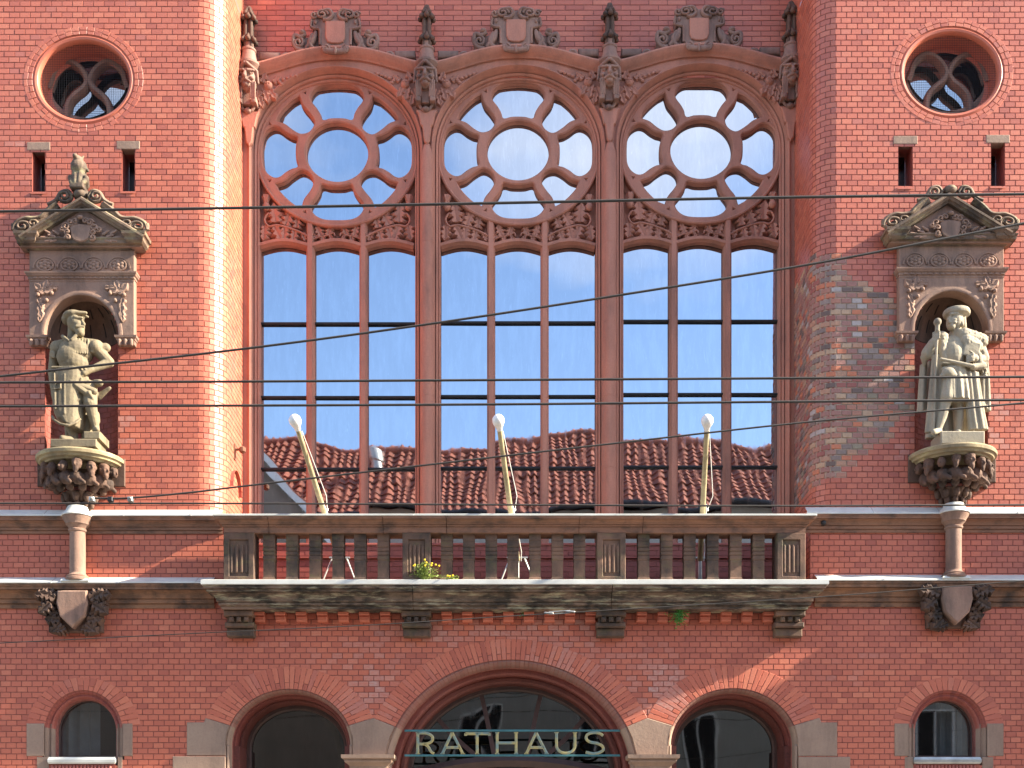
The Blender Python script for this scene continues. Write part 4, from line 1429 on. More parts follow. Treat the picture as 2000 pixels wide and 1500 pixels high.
pane_rng = random.Random(77)
def tilt_pane(poly, y, name, parent, mat, amt=0.25):
    cxp = sum(p[0] for p in poly) / len(poly); czp = sum(p[1] for p in poly) / len(poly)
    ta, tb = R(pane_rng.gauss(0, amt)), R(pane_rng.gauss(0, amt))
    vs = [(p[0], y + math.tan(ta) * (p[1] - czp) + math.tan(tb) * (p[0] - cxp), p[1]) for p in poly]
    mb = MB()
    f = tuple(range(len(vs)))
    mb.add(vs, [f if area2(poly) > 0 else f[::-1]])
    return mb.build(name, mat, parent)

for (c, yc, lights, trs, wd) in WIN:
    ga = kk(YA)
    m = MB()
    a_, b_ = 152 * kk(YT), 140 * kk(YT)
    xw, zw = X(c, YT), Z(yc, YT)
    path = [(xw - a_, Z(1082, YA))] + [(xw - a_, Z(yc + 100, YA))] + [(xw - a_ * math.cos(PI * k / 56), zw + b_ * math.sin(PI * k / 56)) for k in range(57)] + [(xw + a_, Z(yc + 100, YA)), (xw + a_, Z(1082, YA))]
    m.sweep(path, [(0, YG - 0.01), (0, YT - 0.012), (2.0 * ga, YT - 0.030), (4.2 * ga, YT - 0.022), (4.6 * ga, YT - 0.055), (7.6 * ga, YT - 0.075), (8.2 * ga, YT - 0.045), (10 * ga, YA + 0.075), (12.5 * ga, YA - 0.010), (15 * ga, YA - 0.034), (17.5 * ga, YA - 0.02), (18 * ga, YA + 0.03)])
    WO = m.build('great_window', M['stone'], HALL, smooth=32)
    WO['label'] = wd + ' great window with a rose over three tall lights'
    holes, tri = rose_holes(c, yc, YT)
    m = MB()
    m.plate([ellipse(X(c, YT), Z(yc, YT), 160 * kk(YT), 144 * kk(YT), 64)] + [h for (_, h) in holes] + tri, YT, YT + 0.085, 0.017)
    m.build('rose_tracery', M['stone'], WO, smooth=28)
    # inner mouldings round every opening of the rose
    m = MB()
    for (_, h) in holes:
        hh = offset_poly(h, 0.004)
        hh = hh if area2(hh) < 0 else hh[::-1]
        m.sweep(hh, [(-0.003, YT + 0.045), (-0.012, YT + 0.058), (-0.013, YT + 0.10)], True)
    m.build('rose_fillet', M['stone'], WO, smooth=40)
    m = MB()
    m.sweep(ellipse(X(c, YT), Z(yc, YT), 157.5 * kk(YT), 141.5 * kk(YT), 72), [(-0.022, YT + 0.002), (-0.018, YT - 0.018), (0.0, YT - 0.028), (0.014, YT - 0.018), (0.018, YT + 0.002)], True)
    m.build('rose_ring', M['stone'], WO, smooth=40)
    m = MB()
    m.sweep(ellipse(X(c, YT), Z(yc, YT), 150 * kk(YT), 132 * kk(YT), 64), [(-0.14, YT + 0.098), (-0.012, YT + 0.098)], True)
    m.build('rose_backing', M['stone'], WO)
    for (nm, h) in holes:
        p = offset_poly(h, 0.030)
        tilt_pane(p, YT + 0.106, 'rose_pane', WO, M['glass'], 0.14)
    # carved spandrel under the rose
    ml = [(lights[2 * k], lights[2 * k + 1]) for k in range(3)]
    edge = 483 if wd != 'right' else 478
    yb_ = YT + 0.115
    arc = [P2(c + 148 * math.cos(a), yc - 130 * math.sin(a), yb_) for a in [R(188 + 164 * k / 40) for k in range(41)]]
    low = []
    for (xa, xb) in reversed(ml):
        for k in range(13):
            t_ = k / 12
            low.append(P2(lerp(xb, xa, t_), edge - 9.5 * math.sin(PI * t_), yb_))
    m = MB()
    lp = arc + [P2(c + 166, yc + 20, yb_), P2(c + 166, edge, yb_)] + low + [P2(c - 166, edge, yb_), P2(c - 166, yc + 20, yb_)]
    m.plate([lp if area2(lp) > 0 else lp[::-1]], yb_, YG - 0.01, 0.0)
    m.build('leaf_panel', M['stone'], WO)
    m = MB()
    for (xa, xb) in ml:
        ap = [P2(lerp(xa - 4, xb + 4, k / 14), edge - 4 - 9.5 * math.sin(PI * k / 14), YT) for k in range(15)]
        m.sweep(ap, [(-5 * ga, YG - 0.01), (-5 * ga, YT + 0.045), (-2.5 * ga, YT + 0.02), (-1.5 * ga, YT - 0.002), (3.5 * ga, YT - 0.006), (5.5 * ga, YT + 0.015), (6 * ga, YT + 0.09)])
    m.build('light_head', M['stone'], WO, smooth=30)
    # mullions
    for (xa, xb) in ((lights[1], lights[2]), (lights[3], lights[4])):
        xm = (xa + xb) / 2
        w = (xb - xa) / 2 * ga
        m = MB()
        top = yc + 134 * math.sqrt(max(0, 1 - ((xm - c) / 152) ** 2))
        m.sweep([P2(xm, 1078, YT), P2(xm, top, YT)], [(w, YG - 0.005), (w, YT + 0.05), (w * 0.62, YT + 0.012), (w * 0.55, YT - 0.008), (-w * 0.55, YT - 0.008), (-w * 0.62, YT + 0.012), (-w, YT + 0.05), (-w, YG - 0.005)])
        m.build('mullion', M['stone'], WO, smooth=30)
    for ty in trs:
        for (xa, xb) in ml:
            m = MB()
            m.box(X(xa - 12, YG - 0.05), X(xb + 12, YG - 0.05), YG - 0.055, YG - 0.01, Z(ty + 2.1, YG - 0.05), Z(ty - 2.1, YG - 0.05), 0.008)
            m.build('transom', M['iron'], WO)
    for li, (xa, xb) in enumerate(ml):
        xa -= 11 if li == 0 else 0
        xb += 11 if li == 2 else 0
        ys_ = [edge + 4] + list(trs) + [1078]
        for k in range(4):
            top = [(xb + 3, ys_[k]), (xa - 3, ys_[k])]
            if k == 0: top = [(lerp(xb + 3, xa - 3, t_ / 8), edge + 2 - 13 * math.sin(PI * t_ / 8)) for t_ in range(9)]
            poly = [P2(a, b, YG) for (a, b) in [(xa - 3, ys_[k + 1] - 1.0), (xb + 3, ys_[k + 1] - 1.0)] + [(a, b + (1.0 if k else 0)) for a, b in top]]
            # a pane gets enough points to stay flat but bend its reflection through its own slight bow
            tilt_pane(poly, YG, 'pane', WO, M['glass'], 0.16)
    # the leaves
    gl_ = kk(YT)
    yl = YT + 0.055
    def leaf(px, py, s_, an, me=LEAF, dep=0.20):
        link_mesh('carved_leaf', me, WO, (X(px, yl), yl, Z(py, yl)), (0, an, 0), (s_ * gl_, dep, s_ * gl_))
    vn = MB()
    for sx in (-1, 1):
        def b(o): return c + sx * o
        e_ = -4 if wd != 'right' else -9
        for (o, y_, s_, an) in ((120, 441, 36, 0.1), (102, 447, 31, -0.45), (80, 452, 25, -0.2), (140, 447, 28, 3.0), (121, 448, 29, -2.75), (101, 451, 27, 3.0), (82, 455, 24, 2.95), (67, 461, 17, -2.8)):
            leaf(b(o), y_ + e_, s_, sx * an)
        ribbon(vn, [(b(54), 468 + e_), (b(72), 458 + e_), (b(96), 449 + e_), (b(118), 444 + e_), (b(134), 446 + e_), (b(142), 434 + e_), (b(136), 422 + e_), (b(128), 424 + e_)], YT + 0.02, 0.016, 5, 6, False)
        # seed head in the top corner
        a = P3(b(139), 408 + e_, YT + 0.02)
        vn.ellip(a, (0.055, 0.05, 0.06), 10, 8)
        vn.lathe((a.x, a.y, a.z + 0.04), [(0.030, 0.0), (0.036, 0.04), (0.060, 0.10), (0.056, 0.11), (0.0, 0.09)], 12, 0, 2 * PI, 1, 1, 6, 0.12)
        for (o, y_, s_, an) in ((32, 467, 23, 0.35), (19, 466, 20, -0.35), (39, 469, 14, 1.2), (27, 466, 14, 2.9), (14, 465, 12, -2.7)):
            leaf(b(o), y_ + e_, s_, sx * an, LEAF, 0.16)
        ribbon(vn, [(b(48), 472 + e_), (b(36), 467 + e_), (b(20), 464 + e_), (b(8), 459 + e_), (b(5), 465 + e_)], YT + 0.03, 0.012, 5, 6, False)
    vn.build('carved_vine', M['stone'], WO, smooth=60)
    # cartouche on the hood
    yc_ = YA - 0.10
    cxx, oy = c - 4, (0 if wd == 'left' else -6 if wd == 'right' else -3)
    m = MB()
    def p(px, py): return P2(cxx - 655 + px, py + oy, yc_)
    out = [(612, 22), (608, 38), (610, 54), (618, 56), (624, 60), (624, 88), (632, 96), (678, 96), (686, 88), (686, 60), (692, 56), (700, 54), (702, 38), (698, 22), (676, 19), (655, 22), (634, 19)]
    lp = [p(a, b) for a, b in out]
    m.prism(lp if area2(lp) > 0 else lp[::-1], yc_, PD, 0.02)
    for sx in (-1, 1):
        w_l = [(624, 64), (612, 60), (598, 66), (586, 62), (576, 66), (572, 84), (578, 98), (600, 100), (624, 96)]
        lp = [p(655 + sx * (655 - a), b) for a, b in w_l]
        m.prism(lp if area2(lp) > 0 else lp[::-1], yc_ + 0.06, PD, 0.02)
    CT = m.build('cartouche', M['stone_grey'], HALL, smooth=30)
    CT['label'] = 'carved shield cartouche over the ' + wd + ' great window'
    m = MB()
    U = [(636, 42), (674, 42), (674, 74), (670, 83), (662, 86), (648, 86), (640, 83), (636, 74)]
    lp = [p(a, b) for a, b in U]
    m.prism(lp if area2(lp) > 0 else lp[::-1], yc_ - 0.025, yc_ + 0.01, 0.01)
    m.build('shield', M['stone'], CT, smooth=30)
    m = MB()
    def cx_(px): return cxx - 655 + px
    for sx in (-1, 1):
        def b(o): return cxx + sx * o
        scroll(m, b(26), 29 + oy, yc_ - 0.01, 13, 1.5, PI if sx > 0 else 0, -sx, 0.022, 0.75)
        scroll(m, b(42), 30 + oy, yc_ - 0.005, 8, 1.3, 0.5, sx, 0.020, 0.9)
        ribbon(m, [(b(26), 22 + oy), (b(12), 20 + oy), (b(6), 30 + oy), (b(14), 38 + oy), (b(24), 38 + oy)], yc_ - 0.01, 0.026, 5, 6, False)
        ribbon(m, [(b(46), 38 + oy), (b(48), 52 + oy), (b(38), 56 + oy), (b(31), 58 + oy), (b(30), 74 + oy), (b(30), 88 + oy)], yc_ + 0.005, 0.020, 5, 6, False)
        m.ellip(P3(b(39), 43 + oy, yc_ - 0.005), (0.020, 0.02, 0.034), 8, 6)
        # beast in the wing: body, curled tail, head
        ribbon(m, [(b(38), 62 + oy), (b(42), 76 + oy), (b(50), 88 + oy), (b(58), 96 + oy)], yc_ + 0.03, 0.046, 5, 8)
        ribbon(m, [(b(44), 66 + oy), (b(50), 80 + oy), (b(47), 92 + oy), (b(38), 96 + oy)], yc_ + 0.02, 0.036, 5, 8)
        scroll(m, b(72), 84 + oy, yc_ + 0.04, 11, 1.4, PI / 2, sx, 0.026, 1.0)
        ribbon(m, [(b(62), 98 + oy), (b(74), 96 + oy), (b(82), 84 + oy), (b(80), 70 + oy), (b(68), 72 + oy), (b(58), 66 + oy)], yc_ + 0.04, 0.030, 5, 7, False)
        m.ellip(P3(b(64), 64 + oy, yc_ + 0.04), (0.05, 0.05, 0.035), 9, 7)
        scroll(m, b(19), 97 + oy, yc_ - 0.02, 9, 1.3, PI / 2, sx, 0.024, 0.95)
    ribbon(m, [(cxx - 26, 92 + oy), (cxx - 14, 100 + oy), (cxx + 14, 100 + oy), (cxx + 26, 92 + oy)], yc_ - 0.02, 0.04, 5, 8)
    m.ellip(P3(cxx, 98 + oy, yc_ - 0.055), (0.022, 0.02, 0.055), 8, 6)
    m.build('scrollwork', M['stone_grey'], CT, smooth=60)

# ---- finials, bearded masks and shafts between the windows
def pier_carving(px, dy, wd, full=True):
    yf = YA - 0.07
    c = P3(px, 0, yf)
    def z(py): return Z(py + dy, yf)
    m = MB()
    k = kk(yf)
    def rp(lst): return [(r_ * k, z(py) - z(300)) for (r_, py) in lst]
    base = Vector((X(px, yf), yf, z(300)))
    m.lathe(base, rp([(0, 140), (16, 140), (17, 136), (20, 133), (23, 129), (23, 125), (20, 123), (17, 121), (14.5, 110), (13, 101), (14.5, 99), (14.5, 96), (12, 94), (9.5, 92), (9.5, 84)]), 24)
    f = m.build('finial', M['stone_grey'], HALL, smooth=35)
    f['label'] = 'carved finial and bearded mask ' + wd
    m = MB()
    for a in range(4):
        an = PI / 4 + a * PI / 2
        m.cap((base.x + 7.5 * k * math.cos(an), base.y + 7.5 * k * math.sin(an), z(92)), (base.x + 7.0 * k * math.cos(an), base.y + 7.0 * k * math.sin(an), z(34)), 4 * k, 3.6 * k, 8)
    m.cap((base.x, base.y, z(95)), (base.x, base.y, z(20)), 6.5 * k, 5 * k, 10)
    for (yy, rr_, n) in ((80, 13.5, 7), (37, 13, 7), (28, 8.5, 5)):
        for a in range(n):
            an = 2 * PI * a / n + 0.3
            m.ellip((base.x + rr_ * k * math.cos(an), base.y + rr_ * k * math.sin(an), z(yy)), (5.2 * k, 5.2 * k, 4.6 * k), 9, 7)
            m.cap((base.x + rr_ * 0.95 * k * math.cos(an), base.y + rr_ * 0.95 * k * math.sin(an), z(yy - 2)), (base.x + rr_ * 0.5 * k * math.cos(an), base.y + rr_ * 0.5 * k * math.sin(an), z(yy - 12)), 3.6 * k, 2.6 * k, 7)
    m.lathe((base.x, base.y, z(38)), [(11 * k, 0), (10.5 * k, 8 * k), (6.5 * k, 18 * k), (5.0 * k, 26 * k), (0.0, 28.5 * k)], 12)
    m.build('crocket_spike', M['carving'], f, smooth=60)
    # mask
    m = MB()
    hc = Vector((X(px - 2, yf), yf - 0.03, z(158)))
    head(m, hc, 0.345, 0.0, False, False)
    # brow wings of a hood
    for sx in (-1, 1):
        m.cap(hc + Vector((0.015 * sx, -0.13, 0.17)), hc + Vector((0.14 * sx, -0.05, 0.10)), 0.026, 0.022, 8)
        m.cap(hc + Vector((0.14 * sx, -0.05, 0.10)), hc + Vector((0.155 * sx, -0.03, -0.05)), 0.022, 0.018, 8)
        m.cap(hc + Vector((0.030 * sx, -0.155, 0.058)), hc + Vector((0.112 * sx, -0.125, 0.070)), 0.021, 0.016, 7)
        m.ellip(hc + Vector((0.068 * sx, -0.125, 0.028)), (0.018, 0.014, 0.012), 8, 6)
        m.ellip(hc + Vector((0.085 * sx, -0.115, -0.035)), (0.036, 0.032, 0.028), 9, 7)
        for (q, L_) in ((0.065, 0.19), (0.095, 0.185), (0.125, 0.20)):
            m.cap(hc + Vector((q * sx, -0.105, -0.085)), hc + Vector((q * 0.95 * sx, -0.075, -0.085 - L_)), 0.016, 0.012, 7)
    m.cap(hc + Vector((0, -0.15, 0.05)), hc + Vector((0, -0.195, -0.045)), 0.018, 0.028, 8)
    for sx in (-1, 1): m.cap(hc + Vector((0.008 * sx, -0.175, -0.078)), hc + Vector((0.075 * sx, -0.145, -0.105)), 0.022, 0.014, 8)
    m.ellip(hc + Vector((0, -0.12, -0.125)), (0.055, 0.05, 0.035), 9, 7)
    m.box(hc.x - 0.055, hc.x + 0.055, hc.y - 0.035, hc.y + 0.06, hc.z - 0.34, hc.z - 0.12)
    mo = m.build('mask', M['stone_grey'], f, smooth=60)
    rm = mo.modifiers.new('weld', 'REMESH'); rm.mode = 'VOXEL'; rm.voxel_size = 0.0065; rm.use_smooth_shade = True
    m = MB()
    for sx in (-1, 1):
        m.box(hc.x + sx * 0.10 - 0.038, hc.x + sx * 0.10 + 0.038, yf - 0.11, yf + 0.06, hc.z - 0.34, hc.z - 0.265, 0.008)
        ribbon(m, [(px - 2 + sx * 11, 192 + dy + 9), (px - 2 + sx * 12, 206 + dy), (px - 2 + sx * 6, 214 + dy), (px - 2, 209 + dy)], yf - 0.01, 0.022, 5, 6, False)
    m.ellip(P3(px - 2, 215 + dy, yf), (0.06, 0.06, 0.04), 10, 7)
    m.build('mask_pendant', M['stone_grey'], f, smooth=50)
    # tapering label below the mask
    lp = [(px - 21, 214), (px - 17, 222), (px - 12, 244), (px - 9, 246), (px - 6, 274), (px, 281), (px + 6, 274), (px + 9, 246), (px + 12, 244), (px + 17, 222), (px + 21, 214)]
    m = MB()
    L_ = [P2(a, b + dy, yf) for a, b in lp]
    m.prism(L_ if area2(L_) > 0 else L_[::-1], yf - 0.005, YA + 0.01, 0.015)
    m.build('tapered_label', M['stone'], f, smooth=30)
    # pomegranates and leaves either side
    for sx in (-1, 1):
        if not full and sx * (1000 - px) < 0: continue
        m = MB()
        a = P3(px - 2 + sx * 40, 165 + dy, YA - 0.03)
        m.ellip(a, (0.062, 0.055, 0.060), 14, 10)
        m.cap(a + Vector((-0.03, -0.055, 0.012)), a + Vector((0.03, -0.055, 0.012)), 0.007, 0.007, 5)
        m.cap(a + Vector((0.0, -0.055, 0.03)), a + Vector((0.0, -0.055, -0.012)), 0.007, 0.007, 5)
        for (o, y_) in ((62, 156), (70, 151), (78, 148), (66, 160), (86, 145), (94, 143)):
            m.ellip(P3(px - 2 + sx * o, y_ + dy + 2, YA - 0.012), (0.030, 0.03, 0.024), 8, 6)
        ribbon(m, [(px - 2 + sx * 48, 158 + dy), (px - 2 + sx * 64, 158 + dy), (px - 2 + sx * 84, 148 + dy), (px - 2 + sx * 100, 141 + dy)], YA - 0.005, 0.014, 5, 6)
        m.build('carved_fruit', M['stone'], f, smooth=60)
        for (o, y_, s_, an) in ((30, 172, 20, 2.2), (34, 176, 22, 2.9), (24, 176, 22, 3.5), (44, 174, 20, 2.6), (27, 160, 18, 0.5), (50, 160, 16, 0.9), (24, 188, 20, 2.9)):
            link_mesh('carved_leaf', LEAF_SLIM, f, (X(px - 2 + sx * o, YA), YA - 0.012, Z(y_ + dy, YA)), (0, sx * an, 0), (s_ * k * 1.3, 0.14, s_ * k))
        # scroll bands riding on the hood
        m = MB()
        for q in range(3):
            ribbon(m, [(px + sx * 16, 121 + dy + q * 3), (px + sx * 28, 122 + dy + q * 2.4), (px + sx * 44, 117 + dy + q * 3), (px + sx * 60, 113 + dy + q * 4)], YA - 0.05 + 0.02 * q, 0.020, 5, 6, False)
        m.box(X(px + sx * 22, YA), X(px + sx * 62, YA), YA - 0.06, PD, Z(118 + dy, YA), Z(103 + dy, YA), 0.02)
        ribbon(m, [(px + sx * 64, 117 + dy), (px + sx * 68, 106 + dy), (px + sx * 76, 105 + dy), (px + sx * 80, 113 + dy), (px + sx * 90, 113 + dy)], YA - 0.05, 0.030, 5, 6, False)
        m.build('scroll_band', M['stone_grey'], f, smooth=50)
    # engaged shaft down to the sill
    if not full: return
    m = MB()
    ys_ = YA - 0.005
    r_ = 12.5 * kk(ys_)
    z0 = Z(1080, ys_)
    m.lathe((X(px + 0.5, ys_), ys_, z0), [(r_, 0), (r_, Z(288 + dy, ys_) - z0 - 0.25), (r_ * 0.9, Z(288 + dy, ys_) - z0 - 0.10), (r_ * 0.5, Z(284 + dy, ys_) - z0)], 18, PI, 2 * PI)
    for yy in (475, 630, 775, 915):
        m.lathe((X(px + 0.5, ys_), ys_, Z(yy, ys_)), [(r_ * 1.0, -0.006), (r_ * 1.03, -0.003), (r_ * 1.03, 0.003), (r_ * 1.0, 0.006)], 18, PI, 2 * PI)
    m.build('shaft', M['stone'], f, smooth=40)
pier_carving(833.5, 0, 'between the left and middle great windows')
pier_carving(1191, -4, 'between the middle and right great windows')
pier_carving(486, 3, 'beside the left tower', False)
pier_carving(1545, -7, 'beside the right tower', False)

# ================================================================== ground-floor arches
t = NT('clear window glass')
tr_ = t.t.nodes.new('ShaderNodeBsdfTransparent')
gl_s = t.t.nodes.new('ShaderNodeBsdfGlossy'); gl_s.inputs['Roughness'].default_value = 0.02
mx_ = t.t.nodes.new('ShaderNodeMixShader'); mx_.inputs[0].default_value = 0.16
tr_.inputs[0].default_value = (0.8, 0.82, 0.82, 1)
t.link(tr_.outputs[0], mx_.inputs[1]); t.link(gl_s.outputs[0], mx_.inputs[2]); t.link(mx_.outputs[0], t.out.inputs[0])
M['glass_clear'] = t.m

def arch_order(parent, name, cx, cz, a, b, prof, t0, t1, n, mat, gap=0.0, legs=None):
    """moulded arch order; prof (inset, depth); cut into n wedge bricks when gap > 0"""
    m = MB()
    if gap > 0:
        for i in range(n):
            u0, u1 = lerp(t0, t1, i / n) + gap / a / 2, lerp(t0, t1, (i + 1) / n) - gap / a / 2
            pts = [(cx + a * math.cos(lerp(u0, u1, q / 2)), cz + b * math.sin(lerp(u0, u1, q / 2))) for q in range(3)]
            m.sweep(pts, prof, rnd=random.random())
        bkm = MB()
        pts = [(cx + a * math.cos(lerp(t0, t1, q / 60)), cz + b * math.sin(lerp(t0, t1, q / 60))) for q in range(61)]
        bkm.sweep(pts, [(q - 0.004, y_ + 0.004) for (q, y_) in prof])
        bkm.build('order_mortar', M['mortar'], parent)
    else:
        pts = [(cx + a * math.cos(lerp(t0, t1, q / n)), cz + b * math.sin(lerp(t0, t1, q / n))) for q in range(n + 1)]
        if legs is not None: pts = [(pts[0][0], legs)] + pts + [(pts[-1][0], legs)]
        m.sweep(pts, prof)
    return m.build(name, mat, parent, smooth=35)

def low_stain(x, z):
    px, py = 1000 + x * PX, HZ - (z - EYE) * PX
    return min(1.0, wall_stain_low(px, py) * 1.0)

gk = kk()
ARCH_OBJ = []
for i, (cx, cy, ai, bi, ao, bo, n) in enumerate(ARCHES):
    x, z = X(cx), Z(cy)
    a, b = ai * gk, bi * gk
    t0 = R(24.5) if i == 0 else R(20)
    # deepest order carries the name
    sc_ = 1.0 if i == 0 else 0.52
    A = 13 * gk * sc_
    base = arch_order(HALL, 'entrance_arch', x, z, a, b, [(0.0, 0.012), (A * 0.5, 0.06), (A + 0.006, 0.19), (A + 0.006, 0.22)], 0, PI, 60, M['mortar'], 0, 0.0)
    base['label'] = ('wide middle entrance arch', 'smaller entrance arch left of the sign', 'smaller entrance arch right of the sign')[i]
    ARCH_OBJ.append(base)
    arc_bricks(base, 'voussoir', x, z, a, b, ao * gk, bo * gk, t0, PI - t0, n, -0.004, M['brick'], 0.009, 0.28, low_stain)
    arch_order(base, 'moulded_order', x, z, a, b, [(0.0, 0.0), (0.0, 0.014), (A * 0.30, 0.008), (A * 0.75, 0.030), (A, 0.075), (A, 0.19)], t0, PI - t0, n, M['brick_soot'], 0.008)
    # stone continuation of the order below the brick wedges
    for (u0, u1) in ((-0.02, t0), (PI - t0, PI + 0.02)):
        arch_order(base, 'moulded_jamb', x, z, a, b, [(0.0, -0.012), (0.0, 0.014), (A * 0.30, 0.008), (A * 0.75, 0.030), (A, 0.075), (A, 0.19)], u0, u1, 8, M['stone_tan'])
    m = MB()
    for sx in (-1, 1):
        m.box(x + sx * a - (0.0 if sx < 0 else A), x + sx * a + (A if sx < 0 else 0.0), -0.004, 0.195, 0.0, z - 0.003, 0.02)
    m.build('stone_jamb', M['stone_tan'], base)
    B = A + 13 * gk * sc_
    arch_order(base, 'inner_order', x, z, a, b, [(A, 0.19), (A, 0.205), (A + 2 * gk * sc_, 0.20), (B - 4 * gk * sc_, 0.20), (B, 0.225), (B, 0.38)], 0.0, PI, int(n * 0.9), M['brick_shade'], 0.007)
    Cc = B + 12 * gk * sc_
    arch_order(base, 'door_order', x, z, a, b, [(B, 0.38), (B + 2 * gk * sc_, 0.37), (B + 8 * gk * sc_, 0.37), (Cc, 0.40), (Cc, 0.72)], 0.0, PI, int(n * 0.8), M['brick_shade_deep'], 0.007)
    m = MB()
    for sx in (-1, 1):
        m.box(x + sx * a - (0.0 if sx < 0 else Cc), x + sx * a + (Cc if sx < 0 else 0.0), 0.20, 0.72, 0.0, z - 0.002)
    m.build('door_jamb', M['brick_shade_deep'], base)
    # glazed door leaf
    yd_ = 0.70
    m = MB()
    aa, bb = a - Cc + 0.02, b - Cc + 0.02
    lp = [(x + aa, 0.0)] + [(x + aa * math.cos(PI * k / 40), z + bb * math.sin(PI * k / 40)) for k in range(41)] + [(x - aa, 0.0)]
    m.plate([lp], yd_, yd_ + 0.03)
    m.build('door_glass', M['glass_dark'], base)
    m = MB()
    fw = 0.07
    m.sweep([(x + aa - 0.015, 0.02)] + [(x + (aa - 0.015) * math.cos(PI * k / 40), z + (bb - 0.015) * math.sin(PI * k / 40)) for k in range(41)] + [(x - aa + 0.015, 0.02)],
            [(0.0, yd_), (0.0, yd_ - 0.06), (fw * 0.7, yd_ - 0.06), (fw, yd_ - 0.04), (fw, yd_)])
    if i == 0:
        for sx in (-1, 1):
            for (p0, p1, p2) in (((60, 1350), (48, 1400), (28, 1500)), ((150, 1395), (110, 1440), (40, 1500))):
                pts = catmull([(cx + sx * p0[0], p0[1]), (cx + sx * p1[0], p1[1]), (cx + sx * p2[0], p2[1])], 6)
                m.sweep([P2(q[0], q[1], yd_) for q in pts], [(-0.03, yd_), (-0.03, yd_ - 0.05), (0.03, yd_ - 0.05), (0.03, yd_)])
        tp = [(cx - 185, 1508), (cx - 90, 1490), (cx, 1484), (cx + 90, 1490), (cx + 185, 1508)]
        m.sweep([P2(q[0], q[1], yd_) for q in catmull(tp, 6)], [(-0.10, yd_), (-0.10, yd_ - 0.07), (-0.02, yd_ - 0.12), (0.05, yd_ - 0.09), (0.06, yd_)])
    else:
        m.sweep([P2(cx - 90, 1540, yd_), P2(cx + 90, 1540, yd_)], [(-0.06, yd_), (-0.06, yd_ - 0.06), (0.06, yd_ - 0.06), (0.06, yd_)])
    m.build('door_frame', M['frame'], base, smooth=30)

# springer stones and capitals
def stones(i, polys, y):
    for (pl, yy) in polys:
        m = MB()
        lp = [P2(a, b) for a, b in pl]
        m.prism(lp if area2(lp) > 0 else lp[::-1], y + yy, 0.10, 0.008)
        m.build('springer_stone', M['stone_tan'], ARCH_OBJ[i])
stones(1, [([(365, 1411), (399, 1411), (401.5, 1402.5), (449, 1417.2), (443, 1434), (441, 1454), (441, 1476), (365, 1476)], 0.0), ([(338, 1477.5), (441, 1477.5), (441, 1562), (338, 1562)], -0.012)], -0.010)
stones(0, [([(681, 1417.2), (729, 1402.5), (771.5, 1419.5), (762, 1440), (753, 1475), (689, 1475), (688, 1440)], 0.0), ([(1224.5, 1419.5), (1264.5, 1402.5), (1313, 1417), (1306, 1440), (1305, 1475), (1243, 1475), (1234, 1440)], 0.0)], -0.010)
stones(2, [([(1551, 1417), (1600.5, 1402), (1604, 1411), (1635, 1411), (1635, 1477), (1559, 1477), (1557, 1440)], 0.0), ([(1559, 1478.5), (1660, 1478.5), (1660, 1562), (1559, 1562)], -0.012)], -0.010)
for (a, b) in ((689, 752), (1244, 1305)):
    m = MB()
    z1, z0 = Z(1475.5), Z(1502)
    m.cornice(X(a), X(b), 0.2, -0.02, [(0.0, Z(1560)), (0.0, z0 - 0.02), (0.03, z0), (0.03, z0 + 0.03), (0.06, z0 + 0.06), (0.09, z0 + 0.08), (0.10, z0 + 0.10), (0.09, z0 + 0.115), (0.13, z0 + 0.13), (0.135, z1)])
    m.build('pier_capital', M['stone_tan'], ARCH_OBJ[0], smooth=25)

